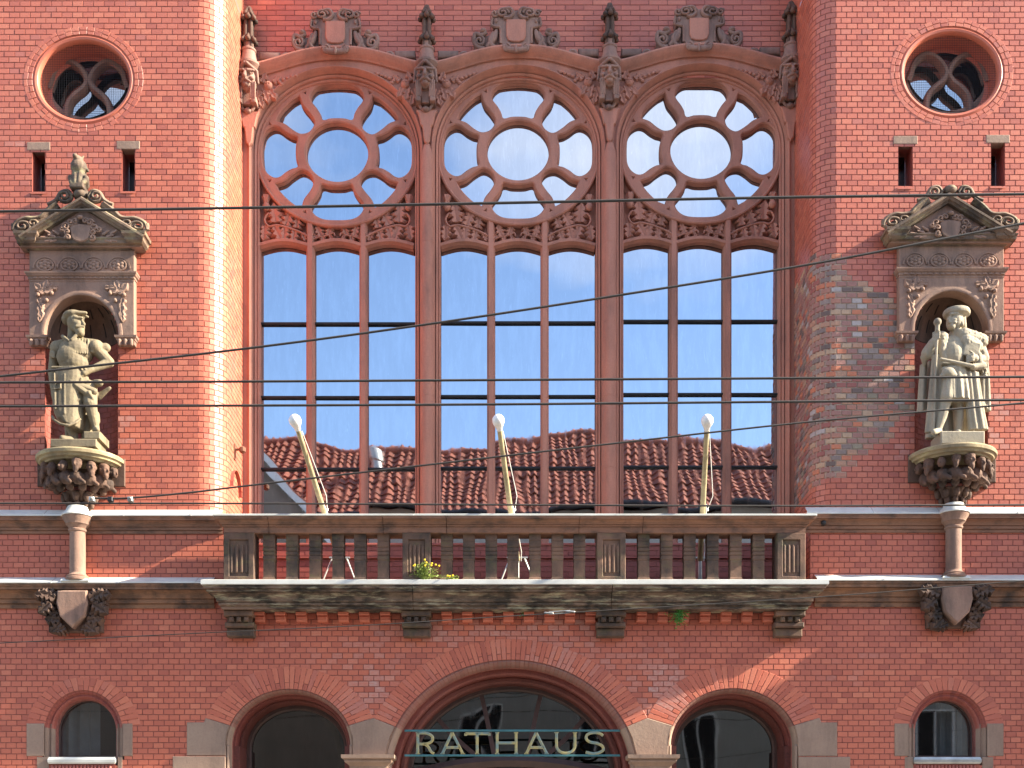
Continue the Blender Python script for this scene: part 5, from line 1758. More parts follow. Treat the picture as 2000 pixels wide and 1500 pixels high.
# ---- small arched windows at both sides
for i, (cx, cy, ai, bi, ao, bo) in enumerate(SMALL):
    x, z = X(cx), Z(cy)
    a, b = ai * gk, bi * gk
    dep = [(0.0, 0.0), (0.0, 0.012), (4 * gk, 0.02), (6 * gk, 0.05), (8 * gk, 0.055), (11 * gk, 0.04), (14 * gk, 0.06), (16 * gk, 0.10), (16 * gk, 0.22)]
    base = arch_order(HALL, 'arched_window', x, z, a, b, [(0.004, 0.014), (8 * gk, 0.07), (17 * gk, 0.105), (17 * gk, 0.25)], 0, PI, 40, M['mortar'], 0, Z(1484))
    base['label'] = ('left' if i == 0 else 'right') + ' small round-arched window with grey curtain'
    arc_bricks(base, 'arch_brick', x, z, a, b, ao * gk, bo * gk, R(7), PI - R(7), 24, -0.004, M['brick'], 0.008, None if i else 0.35)
    arch_order(base, 'moulded_order', x, z, a, b, dep, R(5), PI - R(5), 26, M['brick_dark'], 0.008)
    for sx in (-1, 1):
        m = MB()
        xo = (52 if i == 0 else 1747) if sx < 0 else (259 if i == 0 else 1960)
        m.plate([[(min(X(xo), x + sx * a), Z(1477)), (max(X(xo), x + sx * a), Z(1477)), (max(X(xo), x + sx * a), Z(1413)), (min(X(xo), x + sx * a), Z(1413))]], -0.010, 0.10, 0.008)
        pts = [(x + sx * a, Z(1413)), (x + sx * a, Z(1478))]
        if sx > 0: pts = pts[::-1]
        m.sweep(pts, [(0.0, -0.008)] + [(q if True else -q, y_) for (q, y_) in dep[1:]])
        m.build('jamb_stone', M['stone_tan'], base, smooth=35)
        m = MB()
        xo2 = xo - sx * 20
        m.box(min(X(xo2), x + sx * (a - 9 * gk)), max(X(xo2), x + sx * (a - 9 * gk)), -0.006, 0.12, Z(1540), Z(1478.5), 0.006)
        m.build('jamb_stone', M['stone_tan'], base)
    m = MB()
    yw = 0.20
    aw, bw = (ai - 14) * gk, (bi - 14) * gk
    fo = [(x + aw, Z(1478))] + [(x + aw * math.cos(PI * k / 30), z + bw * math.sin(PI * k / 30)) for k in range(31)] + [(x - aw, Z(1478))]
    fi = offset_poly(fo, -0.035)
    m.plate([fo, fi], yw, yw + 0.06, 0.006)
    m.build('window_frame', M['frame'], base)
    m = MB(); m.plate([offset_poly(fo, -0.02)], yw + 0.03, yw + 0.034); m.build('pane', M['glass_clear'], base)
    m = MB()
    n = 40
    vs = []
    gaps = (0.62, 0.92) if i == 0 else (0.10, 0.45)
    for k in range(n + 1):
        u = k / n
        xx = x - aw + 2 * aw * u
        yy = yw + 0.12 + 0.025 * math.sin(u * 34) + 0.012 * math.sin(u * 71 + 1)
        vs += [(xx, yy, Z(1480)), (xx, yy, Z(1355))]
    m.add(vs, [(2 * k, 2 * k + 2, 2 * k + 3, 2 * k + 1) for k in range(n) if not gaps[0] < k / n < gaps[1]])
    m.build('curtain', M['curtain'], base, smooth=60)
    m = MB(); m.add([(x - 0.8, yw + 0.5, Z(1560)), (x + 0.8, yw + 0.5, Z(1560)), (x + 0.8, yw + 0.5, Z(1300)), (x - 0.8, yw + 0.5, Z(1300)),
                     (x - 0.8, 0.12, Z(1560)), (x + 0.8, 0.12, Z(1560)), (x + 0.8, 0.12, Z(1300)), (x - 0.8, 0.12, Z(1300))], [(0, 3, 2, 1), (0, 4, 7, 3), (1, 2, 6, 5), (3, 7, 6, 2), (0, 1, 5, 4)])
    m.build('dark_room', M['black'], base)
    m = MB()
    m.cornice(X(cx - 66), X(cx + 62), 0.2, -0.03, [(0.0, Z(1492)), (0.012, Z(1489)), (0.014, Z(1484)), (0.0, Z(1479))])
    m.build('sill', M['flashing'] if i == 0 else M['zinc'], base)
    m = MB()
    k = -60
    while k < 56:
        m.lathe((X(cx + k), -0.005, Z(1515)), [(0.022, 0.0), (0.022, 0.11), (0.015, 0.135)], 8, PI, 2 * PI)
        k += 7
    m.box(X(cx - 66), X(cx + 62), -0.002, 0.1, Z(1530), Z(1492.5))
    m.build('sill_ribs', M['brick_dark'], base, smooth=40)

# ---- small services on the left tower's inner side
m = MB()
a = Vector((-3.755, 0.62, Z(878, 0.62)))
m.box(a.x - 0.002, a.x + 0.012, a.y - 0.04, a.y + 0.04, a.z - 0.14, a.z + 0.06, 0.0)
m.cap(a, a + Vector((0.10, 0, 0)), 0.018, 0.018, 8)
m.lathe((a.x + 0.11, a.y, a.z - 0.05), [(0.02, 0), (0.045, 0.02), (0.045, 0.07), (0.02, 0.09)], 10)
o = m.build('wall_bracket', M['rust'], HALL)
m = MB()
arch_pts = [(0.36 + 0.26 * math.cos(PI * k / 12) + 0.26, Z(960, 0.6) + 0.28 * math.sin(PI * k / 12)) for k in range(13)]
vs, fs = [], []
for (yy, zz) in arch_pts:
    vs += [(-3.757, yy, zz), (-3.71, yy, zz)]
m.add(vs, [(2 * k, 2 * k + 2, 2 * k + 3, 2 * k + 1) for k in range(12)])
m.build('side_arch', M['brick_dark'], HALL)
m = MB(); m.cap((X(1606), -0.02, Z(1024)), (X(1606), -0.07, Z(1024)), 0.035, 0.035, 12); m.build('drain_spout', M['iron'], HALL)

# ================================================================== things fixed to or standing on the facade
# ---- sign
YSG = 0.10
SIGN = empty('sign', P3(1003, 1476, YSG), 'gilded RATHAUS lettering between two verdigris bars across the middle entrance arch', 'sign')
def sgn_mesh(mb, name, mat):
    o = mb.build(name, mat, SIGN, smooth=35)
    o.matrix_parent_inverse = Matrix.Translation(-SIGN.location)
    return o
for py in (1427, 1475.5):
    m = MB(); m.box(X(790, YSG), X(1211, YSG), YSG - 0.012, YSG + 0.012, Z(py + 2, YSG), Z(py - 2, YSG), 0.003); sgn_mesh(m, 'bar', M['teal'])
def stroke(mb, pts, w=2.7):
    g_ = kk(YSG)
    P_ = [P2(a, b, YSG) for a, b in pts]
    mb.sweep(P_, [(-w * g_, YSG + 0.012), (-w * g_, YSG - 0.010), (-w * 0.5 * g_, YSG - 0.016), (w * 0.5 * g_, YSG - 0.016), (w * g_, YSG - 0.010), (w * g_, YSG + 0.012)], close_prof=True, end=True)
T_, B_ = 1431, 1472
def serif(mb, px, py): stroke(mb, [(px - 4.2, py), (px + 4.2, py)], 1.1)
def letter(strokes, serifs=()):
    m = MB()
    for s_ in strokes: stroke(m, s_)
    for q in serifs: serif(m, *q)
    return m
def curve_pts(pts): return catmull(pts, 6)
L_R = letter([[(816, B_), (816, T_)], curve_pts([(816, T_ + 1), (832, T_ + 1), (843, T_ + 6), (845, T_ + 12), (842, T_ + 18), (832, T_ + 22), (818, T_ + 22)]), curve_pts([(829, T_ + 22), (836, T_ + 27), (842, B_ - 4), (848, B_)])], ((816, T_), (816, B_)))
L_A = letter([[(864, B_), (883, T_)], [(883, T_), (904, B_)], [(870, T_ + 29), (898, T_ + 29)]], ((864, B_), (904, B_)))
L_T = letter([[(932, B_), (932, T_)], [(909, T_ + 2), (956, T_ + 2)], [(909.5, T_ + 1), (909.5, T_ + 6)], [(955.5, T_ + 1), (955.5, T_ + 6)]], ((932, B_),))
L_H = letter([[(971, B_), (971, T_)], [(1008, B_), (1008, T_)], [(972, T_ + 20), (1007, T_ + 20)]], ((971, T_), (971, B_), (1008, T_), (1008, B_)))
L_A2 = letter([[(1028, B_), (1047, T_)], [(1047, T_), (1068, B_)], [(1034, T_ + 29), (1062, T_ + 29)]], ((1028, B_), (1068, B_)))
L_U = letter([curve_pts([(1087, T_), (1087, T_ + 20), (1088, T_ + 30), (1094, B_ - 4), (1105, B_ - 1), (1116, B_ - 4), (1122, T_ + 30), (1123, T_ + 20), (1123, T_)])], ((1087, T_), (1123, T_)))
L_S = letter([curve_pts([(1178, T_ + 6), (1170, T_ + 1), (1158, T_), (1147, T_ + 4), (1145, T_ + 12), (1152, T_ + 18), (1166, T_ + 21), (1176, T_ + 26), (1178, T_ + 34), (1170, B_ - 2), (1158, B_), (1144, B_ - 3)])])
for m in (L_R, L_A, L_T, L_H, L_A2, L_U, L_S): sgn_mesh(m, 'letter', M['gilt'])

# ---- flagpoles
def flagpole(px, py, which):
    p0 = P3(px, py, -0.26)
    v = Vector((-0.135, -1.2, 0.65))
    base = p0 - v * 0.62
    tip = p0 + v
    root = empty('flagpole', base, 'cream flagpole with a white knob leaning out over the ' + which, 'flagpole', 'flagpoles on the balcony')
    def part(mb, name, mat, sm=50):
        o = mb.build(name, mat, root, smooth=sm)
        o.matrix_parent_inverse = Matrix.Translation(-base)
        return o
    m = MB(); m.tube([base, p0, tip], [0.038, 0.035, 0.030], 14); part(m, 'pole', M['pole'])
    m = MB()
    t_ = v.normalized()
    q = t_.to_track_quat('Z', 'Y').to_matrix()
    vs = []
    m.lathe((0, 0, 0), [(0.0, -0.01), (0.036, -0.005), (0.040, 0.03), (0.058, 0.07), (0.072, 0.115), (0.070, 0.15), (0.052, 0.18), (0.024, 0.195), (0.0, 0.198)], 20)
    m.v = [tuple(tip + q @ Vector(p)) for p in m.v]
    part(m, 'knob', M['ball'])
    m = MB()
    m.tube([p0 + Vector((0.02, -0.2, 0.06)), base + Vector((0.055, -0.03, 0.10)), base + Vector((0.05, 0.0, -0.02))], 0.006, 5)
    m.tube([tip + Vector((0.04, 0.06, 0.0)), p0 + Vector((0.075, -0.35, 0.12)), p0 + Vector((0.05, -0.1, 0.02))], 0.005, 5)
    m.ellip(p0 + Vector((0.05, -0.1, 0.02)), (0.014, 0.014, 0.022), 8, 6)
    part(m, 'halyard', M['white_wood'])
    m = MB()
    fz = zs1 + 0.05
    for sx in (-1, 1):
        m.tube([base + Vector((sx * 0.10, 0.02, 0.02)), Vector((base.x + sx * 0.30, base.y - 0.05, fz))], 0.012, 6)
    m.tube([base + Vector((-0.14, 0.02, 0.03)), base + Vector((0.14, 0.02, 0.03))], 0.014, 6)
    m.tube([base, Vector((base.x, 0.70, fz))], 0.014, 6)
    m.lathe((base.x, base.y, fz), [(0.07, 0.0), (0.07, 0.01), (0.03, 0.02), (0.028, base.z - fz + 0.02)], 12)
    part(m, 'stand', M['zinc'])
flagpole(634, 1003, 'left end of the balcony')
flagpole(998, 1003, 'middle of the balcony')
flagpole(1372, 1003, 'right end of the balcony')

# ---- plants rooted in the stone
def leafy(name, c, label, w, h, n, mat, flowers=0, seed=1, cat='plant', droop=0.0):
    rg = random.Random(seed)
    root = empty(name, c, label, cat)
    m, st, fl_ = MB(), MB(), MB()
    for k in range(n):
        a = rg.uniform(0, 2 * PI)
        r_ = abs(rg.gauss(0, 0.42))
        tip = Vector((w * r_ * math.cos(a), w * 0.5 * r_ * math.sin(a), h * rg.uniform(0.25, 1.0) * (1 - 0.45 * r_) - droop * rg.random()))
        if k % 3 == 0: st.tube([Vector((0, 0, 0)), tip * 0.5 + Vector((0, 0, 0.02)), tip], 0.0022, 4)
        L_ = rg.uniform(0.018, 0.036)
        ax = Vector((rg.gauss(0, 1), rg.gauss(0, 1) - 0.6, rg.gauss(0, 0.6))).normalized()
        sd = ax.orthogonal().normalized()
        sd.rotate(Quaternion(ax, rg.uniform(0, 6)))
        m.add([tip, tip + ax * L_ * 0.5 + sd * L_ * 0.32, tip + ax * L_, tip + ax * L_ * 0.5 - sd * L_ * 0.32], [(0, 1, 2, 3)])
    for k in range(flowers):
        a = rg.uniform(0, 2 * PI)
        r_ = rg.uniform(0, 0.75)
        c_ = Vector((w * r_ * math.cos(a) + (0.02 if k else 0), -0.05, h * rg.uniform(0.75, 1.12) * (1 - 0.3 * r_)))
        fl_.ellip(c_, (0.015, 0.011, 0.013), 7, 5)
        st.tube([Vector((0, 0, 0)), c_ * 0.6, c_], 0.002, 4)
    st.build('stems', mat, root)
    f = m.build('foliage', mat, root, kind='stuff')
    if flowers: fl_.build('flowers', M['petal'], root)
    return root
leafy('flowering_plant', (X(828, -0.46), -0.46, zs1 + 0.05), 'bushy green weed with yellow flowers at a balcony pier', 0.25, 0.24, 420, M['leaf_green'], 9, 3)
leafy('small_weed', (X(884, -0.46), -0.46, zs1 + 0.05), 'low green weed between two balusters', 0.13, 0.06, 70, M['leaf_green'], 3, 9)
leafy('fern', (X(1327, -0.24), -0.24, Z(1200, -0.24)), 'bright green fern hanging from the dentils under the balcony', 0.15, 0.17, 300, M['fern_green'], 0, 5, 'fern', 0.20)
leafy('wall_moss', (X(1022, -0.05), -0.10, Z(1204, -0.1)), 'tiny green sprig under the middle of the balcony', 0.06, 0.05, 40, M['fern_green'], 0, 6)

# ---- statues
def statue_mesh(mb, name, mat, root, origin, voxel=0.0075):
    mb.v = [(p[0] - origin.x, p[1] - origin.y, p[2] - origin.z) for p in mb.v]
    o = mb.build(name, mat, root, smooth=60)
    rm = o.modifiers.new('weld', 'REMESH'); rm.mode = 'VOXEL'; rm.voxel_size = voxel; rm.use_smooth_shade = True
    sm = o.modifiers.new('soften', 'SMOOTH'); sm.factor = 0.3; sm.iterations = 1
    grain(o, 0.004)
    return o

YB = -0.20        # depth of the figures' middle
def statue_left():
    org = Vector((X(158, YB), YB, Z(882, YB)))
    root = empty('statue', org, 'grey stone statue of a craftsman in cap and long apron, hand on hip', 'statue', 'statues in the niches')
    k = kk(YB)
    def P(px, py, o=0.0):                       # o: metres towards the street
        return Vector((X(px, YB), YB - o, Z(py, YB)))
    b = MB()
    def el(px, py, o, rx, ry, rz, rot=None): b.ellip(P(px, py, o), (rx * k, ry, rz * k), 18, 12, rot)
    # head turned to the right
    hr = Matrix.Rotation(R(50), 3, 'Z')
    el(150, 634, 0.03, 16, 0.125, 21, None)
    el(158, 642, 0.07, 11, 0.085, 13)
    b.cap(P(165, 632, 0.11), P(170, 641, 0.12), 2.3 * k, 3.6 * k, 8)              # nose
    b.cap(P(154, 629.5, 0.145), P(167, 629.5, 0.125), 2.6 * k, 2.4 * k, 8); b.ellip(P(156, 640, 0.125), (5 * k, 0.03, 4 * k), 10, 8)             # brow
    b.cap(P(157, 647, 0.145), P(169, 645.5, 0.12), 3.0 * k, 2.6 * k, 8)           # moustache
    el(161, 655, 0.085, 8.5, 0.065, 8.5); b.cap(P(150, 648, 0.11), P(158, 657, 0.11), 4 * k, 4 * k, 8)
    el(163, 652, 0.09, 7, 0.055, 6)                                              # chin
    el(143, 637, 0.10, 4, 0.025, 6)                                              # ear
    b.cap(P(138, 640, 0.02), P(136, 648, 0.0), 5 * k, 4 * k, 8)                     # hair
    # cap with drooping crown and visor
    el(145, 620, 0.02, 21, 0.15, 9.5, Matrix.Rotation(R(-8), 3, 'Y'))
    el(133, 626, 0.0, 12, 0.11, 9)
    b.cap(P(152, 619, 0.13), P(173, 618, 0.10), 4.2 * k, 3.0 * k, 8)
    b.cap(P(158, 617, 0.10), P(174, 623, 0.06), 3.4 * k, 2.6 * k, 8)
    # neck, collar, torso
    b.cap(P(144, 650, 0.02), P(143, 670, 0.0), 10.5 * k, 12 * k, 12)
    for (p0, p1) in (((128, 664), (142, 675)), ((158, 658), (148, 673))):
        b.cap(P(p0[0], p0[1], 0.10), P(p1[0], p1[1], 0.15), 4.0 * k, 2.6 * k, 8)
    el(149, 688, 0.0, 34, 0.175, 26)
    el(146, 712, 0.02, 29, 0.165, 26)
    el(140, 702, 0.07, 25, 0.13, 24)
    el(143, 742, 0.02, 28, 0.165, 26)
    # pleats on the shirt front
    for q in range(6):
        b.cap(P(149 + q * 5.5, 668, 0.12 - 0.006 * q), P(155 + q * 4.2, 698, 0.165 - 0.012 * q), 1.5 * k, 1.5 * k, 6)
    # shoulders and arms
    b.cap(P(143, 668, 0.0), P(114, 678, -0.01), 10 * k, 13 * k, 12); b.cap(P(146, 668, 0.0), P(186, 676, 0.0), 10 * k, 13 * k, 12)
    el(112, 682, -0.02, 15, 0.12, 17)
    el(189, 680, -0.01, 15, 0.125, 16)
    for q in range(3): b.cap(P(103, 692 + q * 4, 0.06), P(112, 696 + q * 4, 0.10), 2.5 * k, 2.5 * k, 6)   # rolled sleeve
    b.cap(P(184, 690, 0.06), P(207, 677, 0.0), 4.5 * k, 4.5 * k, 8)
    b.cap(P(186, 682, 0.02), P(206, 678, -0.02), 9 * k, 9 * k, 10)
    b.cap(P(192, 686, 0.0), P(212, 706, -0.03), 12 * k, 10 * k, 12)
    b.cap(P(212, 706, -0.03), P(184, 727, 0.09), 9.5 * k, 6.5 * k, 12)
    b.cap(P(184, 727, 0.10), P(172, 738, 0.14), 6.5 * k, 5.5 * k, 10)
    for q in range(4): b.cap(P(174 - q * 1.5, 734 + q * 3, 0.15), P(163 - q, 738 + q * 4, 0.15), 2.6 * k, 2.0 * k, 7)
    b.cap(P(176, 732, 0.15), P(170, 727, 0.17), 2.6 * k, 2.2 * k, 7)                   # thumb
    b.cap(P(107, 690, -0.02), P(101, 728, -0.03), 11 * k, 9 * k, 12)
    b.cap(P(101, 728, -0.03), P(106, 764, 0.02), 8.5 * k, 6 * k, 12)
    b.cap(P(106, 764, 0.02), P(109, 776, 0.04), 6 * k, 5.5 * k, 10)
    for q in range(4): b.cap(P(105 + q * 2.6, 775, 0.05), P(107 + q * 2.6, 787 - abs(q - 1.5) * 1.5, 0.05), 2.4 * k, 1.9 * k, 7)
    b.cap(P(113, 772, 0.07), P(116, 781, 0.08), 2.4 * k, 2.0 * k, 7)
    # apron skirt: a hanging cloth
    rings = [(727, 112, 174, 0.17), (745, 109, 176, 0.19), (770, 107, 172, 0.205), (795, 107, 170, 0.22), (815, 110, 168, 0.23), (829, 116, 167, 0.23), (839, 128, 163, 0.22), (843, 138, 156, 0.19)]
    vs, fs = [], []
    n = 26
    for (py, xl, xr, dp) in rings:
        for q in range(n):
            a = 2 * PI * q / n
            fold = 1 + 0.05 * math.sin(5 * a + py * 0.02)
            vs.append(P(lerp(xl, xr, 0.5 + 0.5 * math.cos(a)), py + (4 * math.cos(a) if py > 800 else 0), 0.04 + dp * math.sin(-a) * -fold * (1 if math.sin(-a) < 0 else 0.5)))
    for r_ in range(len(rings) - 1):
        for q in range(n): fs.append((r_ * n + q, r_ * n + (q + 1) % n, (r_ + 1) * n + (q + 1) % n, (r_ + 1) * n + q))
    fs.append(tuple(range(n))); fs.append(tuple((len(rings) - 1) * n + q for q in range(n))[::-1])
    b.add(vs, fs)
    hem = [(113, 824, 0.20), (120, 834, 0.245), (132, 842, 0.255), (148, 845, 0.25), (160, 838, 0.22), (167, 828, 0.18)]
    b.tube([P(*h_) for h_ in hem], 2.6 * k, 8)
    for (q0, q1) in (((118, 742, 0.21), (122, 812, 0.255)), ((138, 745, 0.22), (140, 822, 0.26)), ((154, 742, 0.20), (154, 825, 0.23))):
        b.cap(P(*q0), P(*q1), 1.6 * k, 2.4 * k, 7)
    b.cap(P(112, 729, 0.19), P(174, 727, 0.17), 2.2 * k, 2.2 * k, 8)                # waistband
    # pocket edge and apron folds
    b.cap(P(113, 760, 0.23), P(130, 760, 0.245), 1.6 * k, 1.6 * k, 6); b.cap(P(113, 775, 0.235), P(130, 773, 0.25), 1.4 * k, 1.4 * k, 6)
    b.cap(P(131, 760, 0.245), P(132, 772, 0.25), 1.3 * k, 1.3 * k, 6)
    b.cap(P(168, 750, 0.17), P(146, 832, 0.21), 2.6 * k, 2.2 * k, 8); b.cap(P(165, 790, 0.18), P(128, 826, 0.22), 2.0 * k, 1.6 * k, 8)
    # apron flap swept to the right over the thigh
    b.cap(P(150, 758, 0.20), P(190, 772, 0.13), 6 * k, 7 * k, 8); b.cap(P(158, 764, 0.19), P(186, 784, 0.16), 7 * k, 5 * k, 8)
    b.cap(P(183, 778, 0.18), P(190, 789, 0.17), 4.5 * k, 3 * k, 8)
    # legs
    b.cap(P(136, 790, 0.02), P(140, 832, 0.03), 17 * k, 13 * k, 12)
    b.cap(P(140, 826, 0.03), P(145, 858, 0.0), 12.5 * k, 8 * k, 12)
    b.cap(P(146, 862, 0.02), P(133, 866, 0.20), 7 * k, 5.5 * k, 10); b.cap(P(150, 864, -0.02), P(136, 867, 0.17), 6 * k, 5 * k, 10)
    b.cap(P(174, 760, 0.02), P(183, 797, 0.12), 17 * k, 13 * k, 12)
    b.cap(P(183, 797, 0.12), P(190, 840, 0.06), 12.5 * k, 7.5 * k, 12)
    b.cap(P(186, 812, 0.03), P(188, 824, 0.03), 10 * k, 9 * k, 10)
    b.cap(P(190, 843, 0.06), P(200, 850, 0.20), 7 * k, 5.0 * k, 10)
    # anvil-like tool and stump behind the right leg
    b.cap(P(186, 750, 0.02), P(200, 754, 0.10), 7 * k, 7 * k, 12); b.cap(P(190, 772, -0.05), P(213, 757, -0.02), 7 * k, 3.5 * k, 10)
    b.cap(P(168, 800, -0.08), P(169, 868, -0.06), 14 * k, 13 * k, 12)
    b.cap(P(127, 815, -0.08), P(131, 868, -0.06), 6 * k, 6 * k, 10)
    statue_mesh(b, 'figure', M['statue'], root, org)
    m = MB()
    pz = Z(882, YB)
    def bx(x0, x1, o0, o1, y0, y1): m.box(X(x0, YB), X(x1, YB), YB - o1, YB + 0.12 if o0 is None else YB - o0, Z(y1, YB), Z(y0, YB), 0.01)
    bx(112, 201, None, 0.25, 870, 886)
    bx(176, 207, None, 0.235, 855, 869.5)
    m.v = [(p[0] - org.x, p[1] - org.y, p[2] - org.z) for p in m.v]
    m.build('plinth', M['statue'], root)
statue_left()

def statue_right():
    org = Vector((X(1866, YB), YB, Z(876, YB)))
    root = empty('statue', org, 'pale stone statue of a robed mayor with flat hat, staff and book', 'statue', 'statues in the niches')
    k = kk(YB)
    def P(px, py, o=0.0): return Vector((X(px, YB), YB - o, Z(py, YB)))
    b = MB()
    def el(px, py, o, rx, ry, rz, rot=None): b.ellip(P(px, py, o), (rx * k, ry, rz * k), 18, 12, rot)
    # head turned to the left, long hair, flat hat
    el(1862, 630, 0.04, 15, 0.12, 20)
    el(1855, 636, 0.07, 10, 0.09, 13)
    b.cap(P(1849, 626, 0.13), P(1845.5, 634, 0.13), 2.2 * k, 3.3 * k, 8); b.ellip(P(1857, 634, 0.135), (4.5 * k, 0.03, 3.6 * k), 10, 8)
    b.cap(P(1848, 623, 0.14), P(1861, 623, 0.155), 2.4 * k, 2.4 * k, 8)
    b.cap(P(1846, 638, 0.13), P(1858, 640, 0.15), 2.7 * k, 2.2 * k, 8)
    el(1853, 645, 0.09, 7.5, 0.065, 6.5)
    b.cap(P(1876, 624, 0.04), P(1881, 640, 0.02), 8 * k, 6 * k, 10); b.cap(P(1870, 624, 0.10), P(1873, 640, 0.10), 5 * k, 4.5 * k, 8)
    b.lathe(P(1866.5, 614, 0.03), [(0.0, -0.055), (0.12, -0.055), (0.165, -0.03), (0.172, 0.0), (0.160, 0.035), (0.13, 0.048), (0.10, 0.052), (0.0, 0.060)], 28, 0, 2 * PI, 1.0, 0.95)
    b.cap(P(1866, 650, 0.02), P(1864, 664, 0.0), 12 * k, 15 * k, 12)
    # trunk
    el(1862, 690, 0.0, 36, 0.17, 34)
    el(1858, 700, 0.06, 22, 0.14, 30)
    el(1858, 730, 0.02, 29, 0.165, 26)
    # fur collar: lumpy mantle over both shoulders
    rg = random.Random(8)
    def fur(p0, p1, r0, r1, o0, o1, n):
        for q in range(n):
            t_ = rg.random()
            c_ = P(lerp(p0[0], p1[0], t_), lerp(p0[1], p1[1], t_), lerp(o0, o1, t_))
            dv = Vector((rg.gauss(0, 1), -abs(rg.gauss(0, 1)), rg.gauss(0, 1))).normalized() * lerp(r0, r1, t_) * k * 0.92
            b.ellip(c_ + dv, (0.015, 0.015, 0.017), 6, 5)
    b.cap(P(1878, 662, 0.06), P(1914, 669, 0.03), 17 * k, 14 * k, 12); b.cap(P(1880, 675, 0.10), P(1904, 682, 0.08), 15 * k, 11 * k, 12)
    b.cap(P(1836, 664, 0.07), P(1834, 690, 0.10), 12 * k, 9 * k, 12); b.cap(P(1834, 690, 0.10), P(1838, 715, 0.11), 9 * k, 6.5 * k, 12)
    fur((1878, 662), (1916, 669), 17, 14, 0.06, 0.03, 150); fur((1880, 675), (1904, 682), 15, 11, 0.10, 0.08, 110)
    fur((1836, 664), (1834, 690), 12, 9, 0.07, 0.10, 60); fur((1834, 690), (1838, 715), 9, 6, 0.10, 0.11, 30)
    b.cap(P(1918, 668, 0.0), P(1923, 662, 0.0), 8 * k, 6 * k, 8)
    # his right arm (picture left) raised to the staff
    b.cap(P(1824, 672, 0.0), P(1808, 694, 0.06), 12 * k, 12 * k, 12); b.cap(P(1808, 696, 0.06), P(1816, 676, 0.15), 11 * k, 7 * k, 12)
    b.cap(P(1803, 700, 0.04), P(1806, 712, 0.0), 8 * k, 4 * k, 8)
    b.cap(P(1816, 675, 0.15), P(1819, 668, 0.17), 6 * k, 5.5 * k, 10)
    for q in range(4): b.cap(P(1814, 662 + q * 4, 0.17), P(1824, 661 + q * 4, 0.20), 2.3 * k, 2.0 * k, 7)
    b.cap(P(1822, 672, 0.17), P(1825, 664, 0.19), 2.3 * k, 2.0 * k, 7)
    # staff with round head
    b.tube([P(1821, 644, 0.19), P(1818, 740, 0.165), P(1815, 856, 0.14)], [3.2 * k, 2.6 * k, 2.4 * k], 10)
    el(1821, 642, 0.19, 7.6, 0.052, 7.6); b.cap(P(1821, 650, 0.19), P(1820.5, 658, 0.19), 4.6 * k, 4.6 * k, 10)
    # his left arm holding the book against the side
    b.cap(P(1912, 676, -0.02), P(1920, 702, 0.02), 13 * k, 11 * k, 12); b.cap(P(1918, 704, 0.02), P(1894, 712, 0.17), 10.5 * k, 6.5 * k, 12)
    b.cap(P(1902, 703, 0.14), P(1904, 717, 0.14), 7.5 * k, 7.5 * k, 10)
    b.cap(P(1894, 711, 0.18), P(1885, 713, 0.20), 6.5 * k, 6 * k, 10)
    for q in range(4): b.cap(P(1888, 706 + q * 4, 0.22), P(1877, 709 + q * 3.4, 0.21), 2.5 * k, 2.1 * k, 7)
    b.cap(P(1890, 705, 0.21), P(1882, 700, 0.22), 2.5 * k, 2.1 * k, 7)
    bc = P(1888, 693, 0.15)
    br = Matrix.Rotation(R(12), 3, 'Y')
    bk = MB(); bk.box(-15 * k, 15 * k, -0.035, 0.035, -15 * k, 14 * k)
    bk.box(-14 * k, 16.5 * k, -0.024, 0.024, -13.5 * k, 12.5 * k)
    b.add([bc + br @ Vector(p) for p in bk.v], bk.f)
    # belt, dagger, pouch
    b.cap(P(1832, 720, 0.16), P(1884, 722, 0.16), 2.8 * k, 2.8 * k, 8)
    b.cap(P(1826, 715, 0.22), P(1890, 728, 0.20), 3.0 * k, 4.2 * k, 8); b.cap(P(1890, 728, 0.18), P(1912, 722, 0.12), 6 * k, 8 * k, 10)
    el(1842, 741, 0.19, 14, 0.07, 11); b.cap(P(1829, 746, 0.20), P(1853, 745, 0.20), 4.5 * k, 4.5 * k, 8); b.cap(P(1832, 732, 0.19), P(1852, 730, 0.19), 3.5 * k, 3.5 * k, 8)
    # pleated tunic skirt to the knee
    rings = [(722, 1832, 1886, 0.165), (745, 1829, 1890, 0.185), (770, 1828, 1894, 0.195), (790, 1828, 1896, 0.20)]
    vs, fs = [], []
    n = 72
    for (py, xl, xr, dp) in rings:
        for q in range(n):
            a = 2 * PI * q / n
            am = (py - 722) / 68 * 0.10
            f_ = 1 + am * math.sin(14 * a)
            vs.append(P(lerp(xl, xr, 0.5 + 0.5 * math.cos(a) * (1 + am * 0.3 * math.sin(14 * a))), py, 0.03 + dp * math.sin(a) * f_))
    for r_ in range(len(rings) - 1):
        for q in range(n): fs.append((r_ * n + q, r_ * n + (q + 1) % n, (r_ + 1) * n + (q + 1) % n, (r_ + 1) * n + q))
    fs.append(tuple(range(n))); fs.append(tuple((len(rings) - 1) * n + q for q in range(n))[::-1])
    b.add(vs, fs)
    # legs: puffed breeches, hose, shoes
    b.cap(P(1846, 756, 0.12), P(1841, 786, 0.16), 15 * k, 13.5 * k, 12)
    b.cap(P(1841, 788, 0.14), P(1834, 818, 0.12), 10.5 * k, 10 * k, 12); b.cap(P(1834, 818, 0.12), P(1826, 846, 0.12), 10 * k, 6.5 * k, 12)
    b.cap(P(1827, 849, 0.12), P(1812, 856, 0.22), 7 * k, 5.5 * k, 10)
    b.cap(P(1870, 786, 0.02), P(1871, 816, 0.02), 11 * k, 10.5 * k, 12); b.cap(P(1871, 816, 0.02), P(1869, 846, 0.02), 10.5 * k, 7 * k, 12)
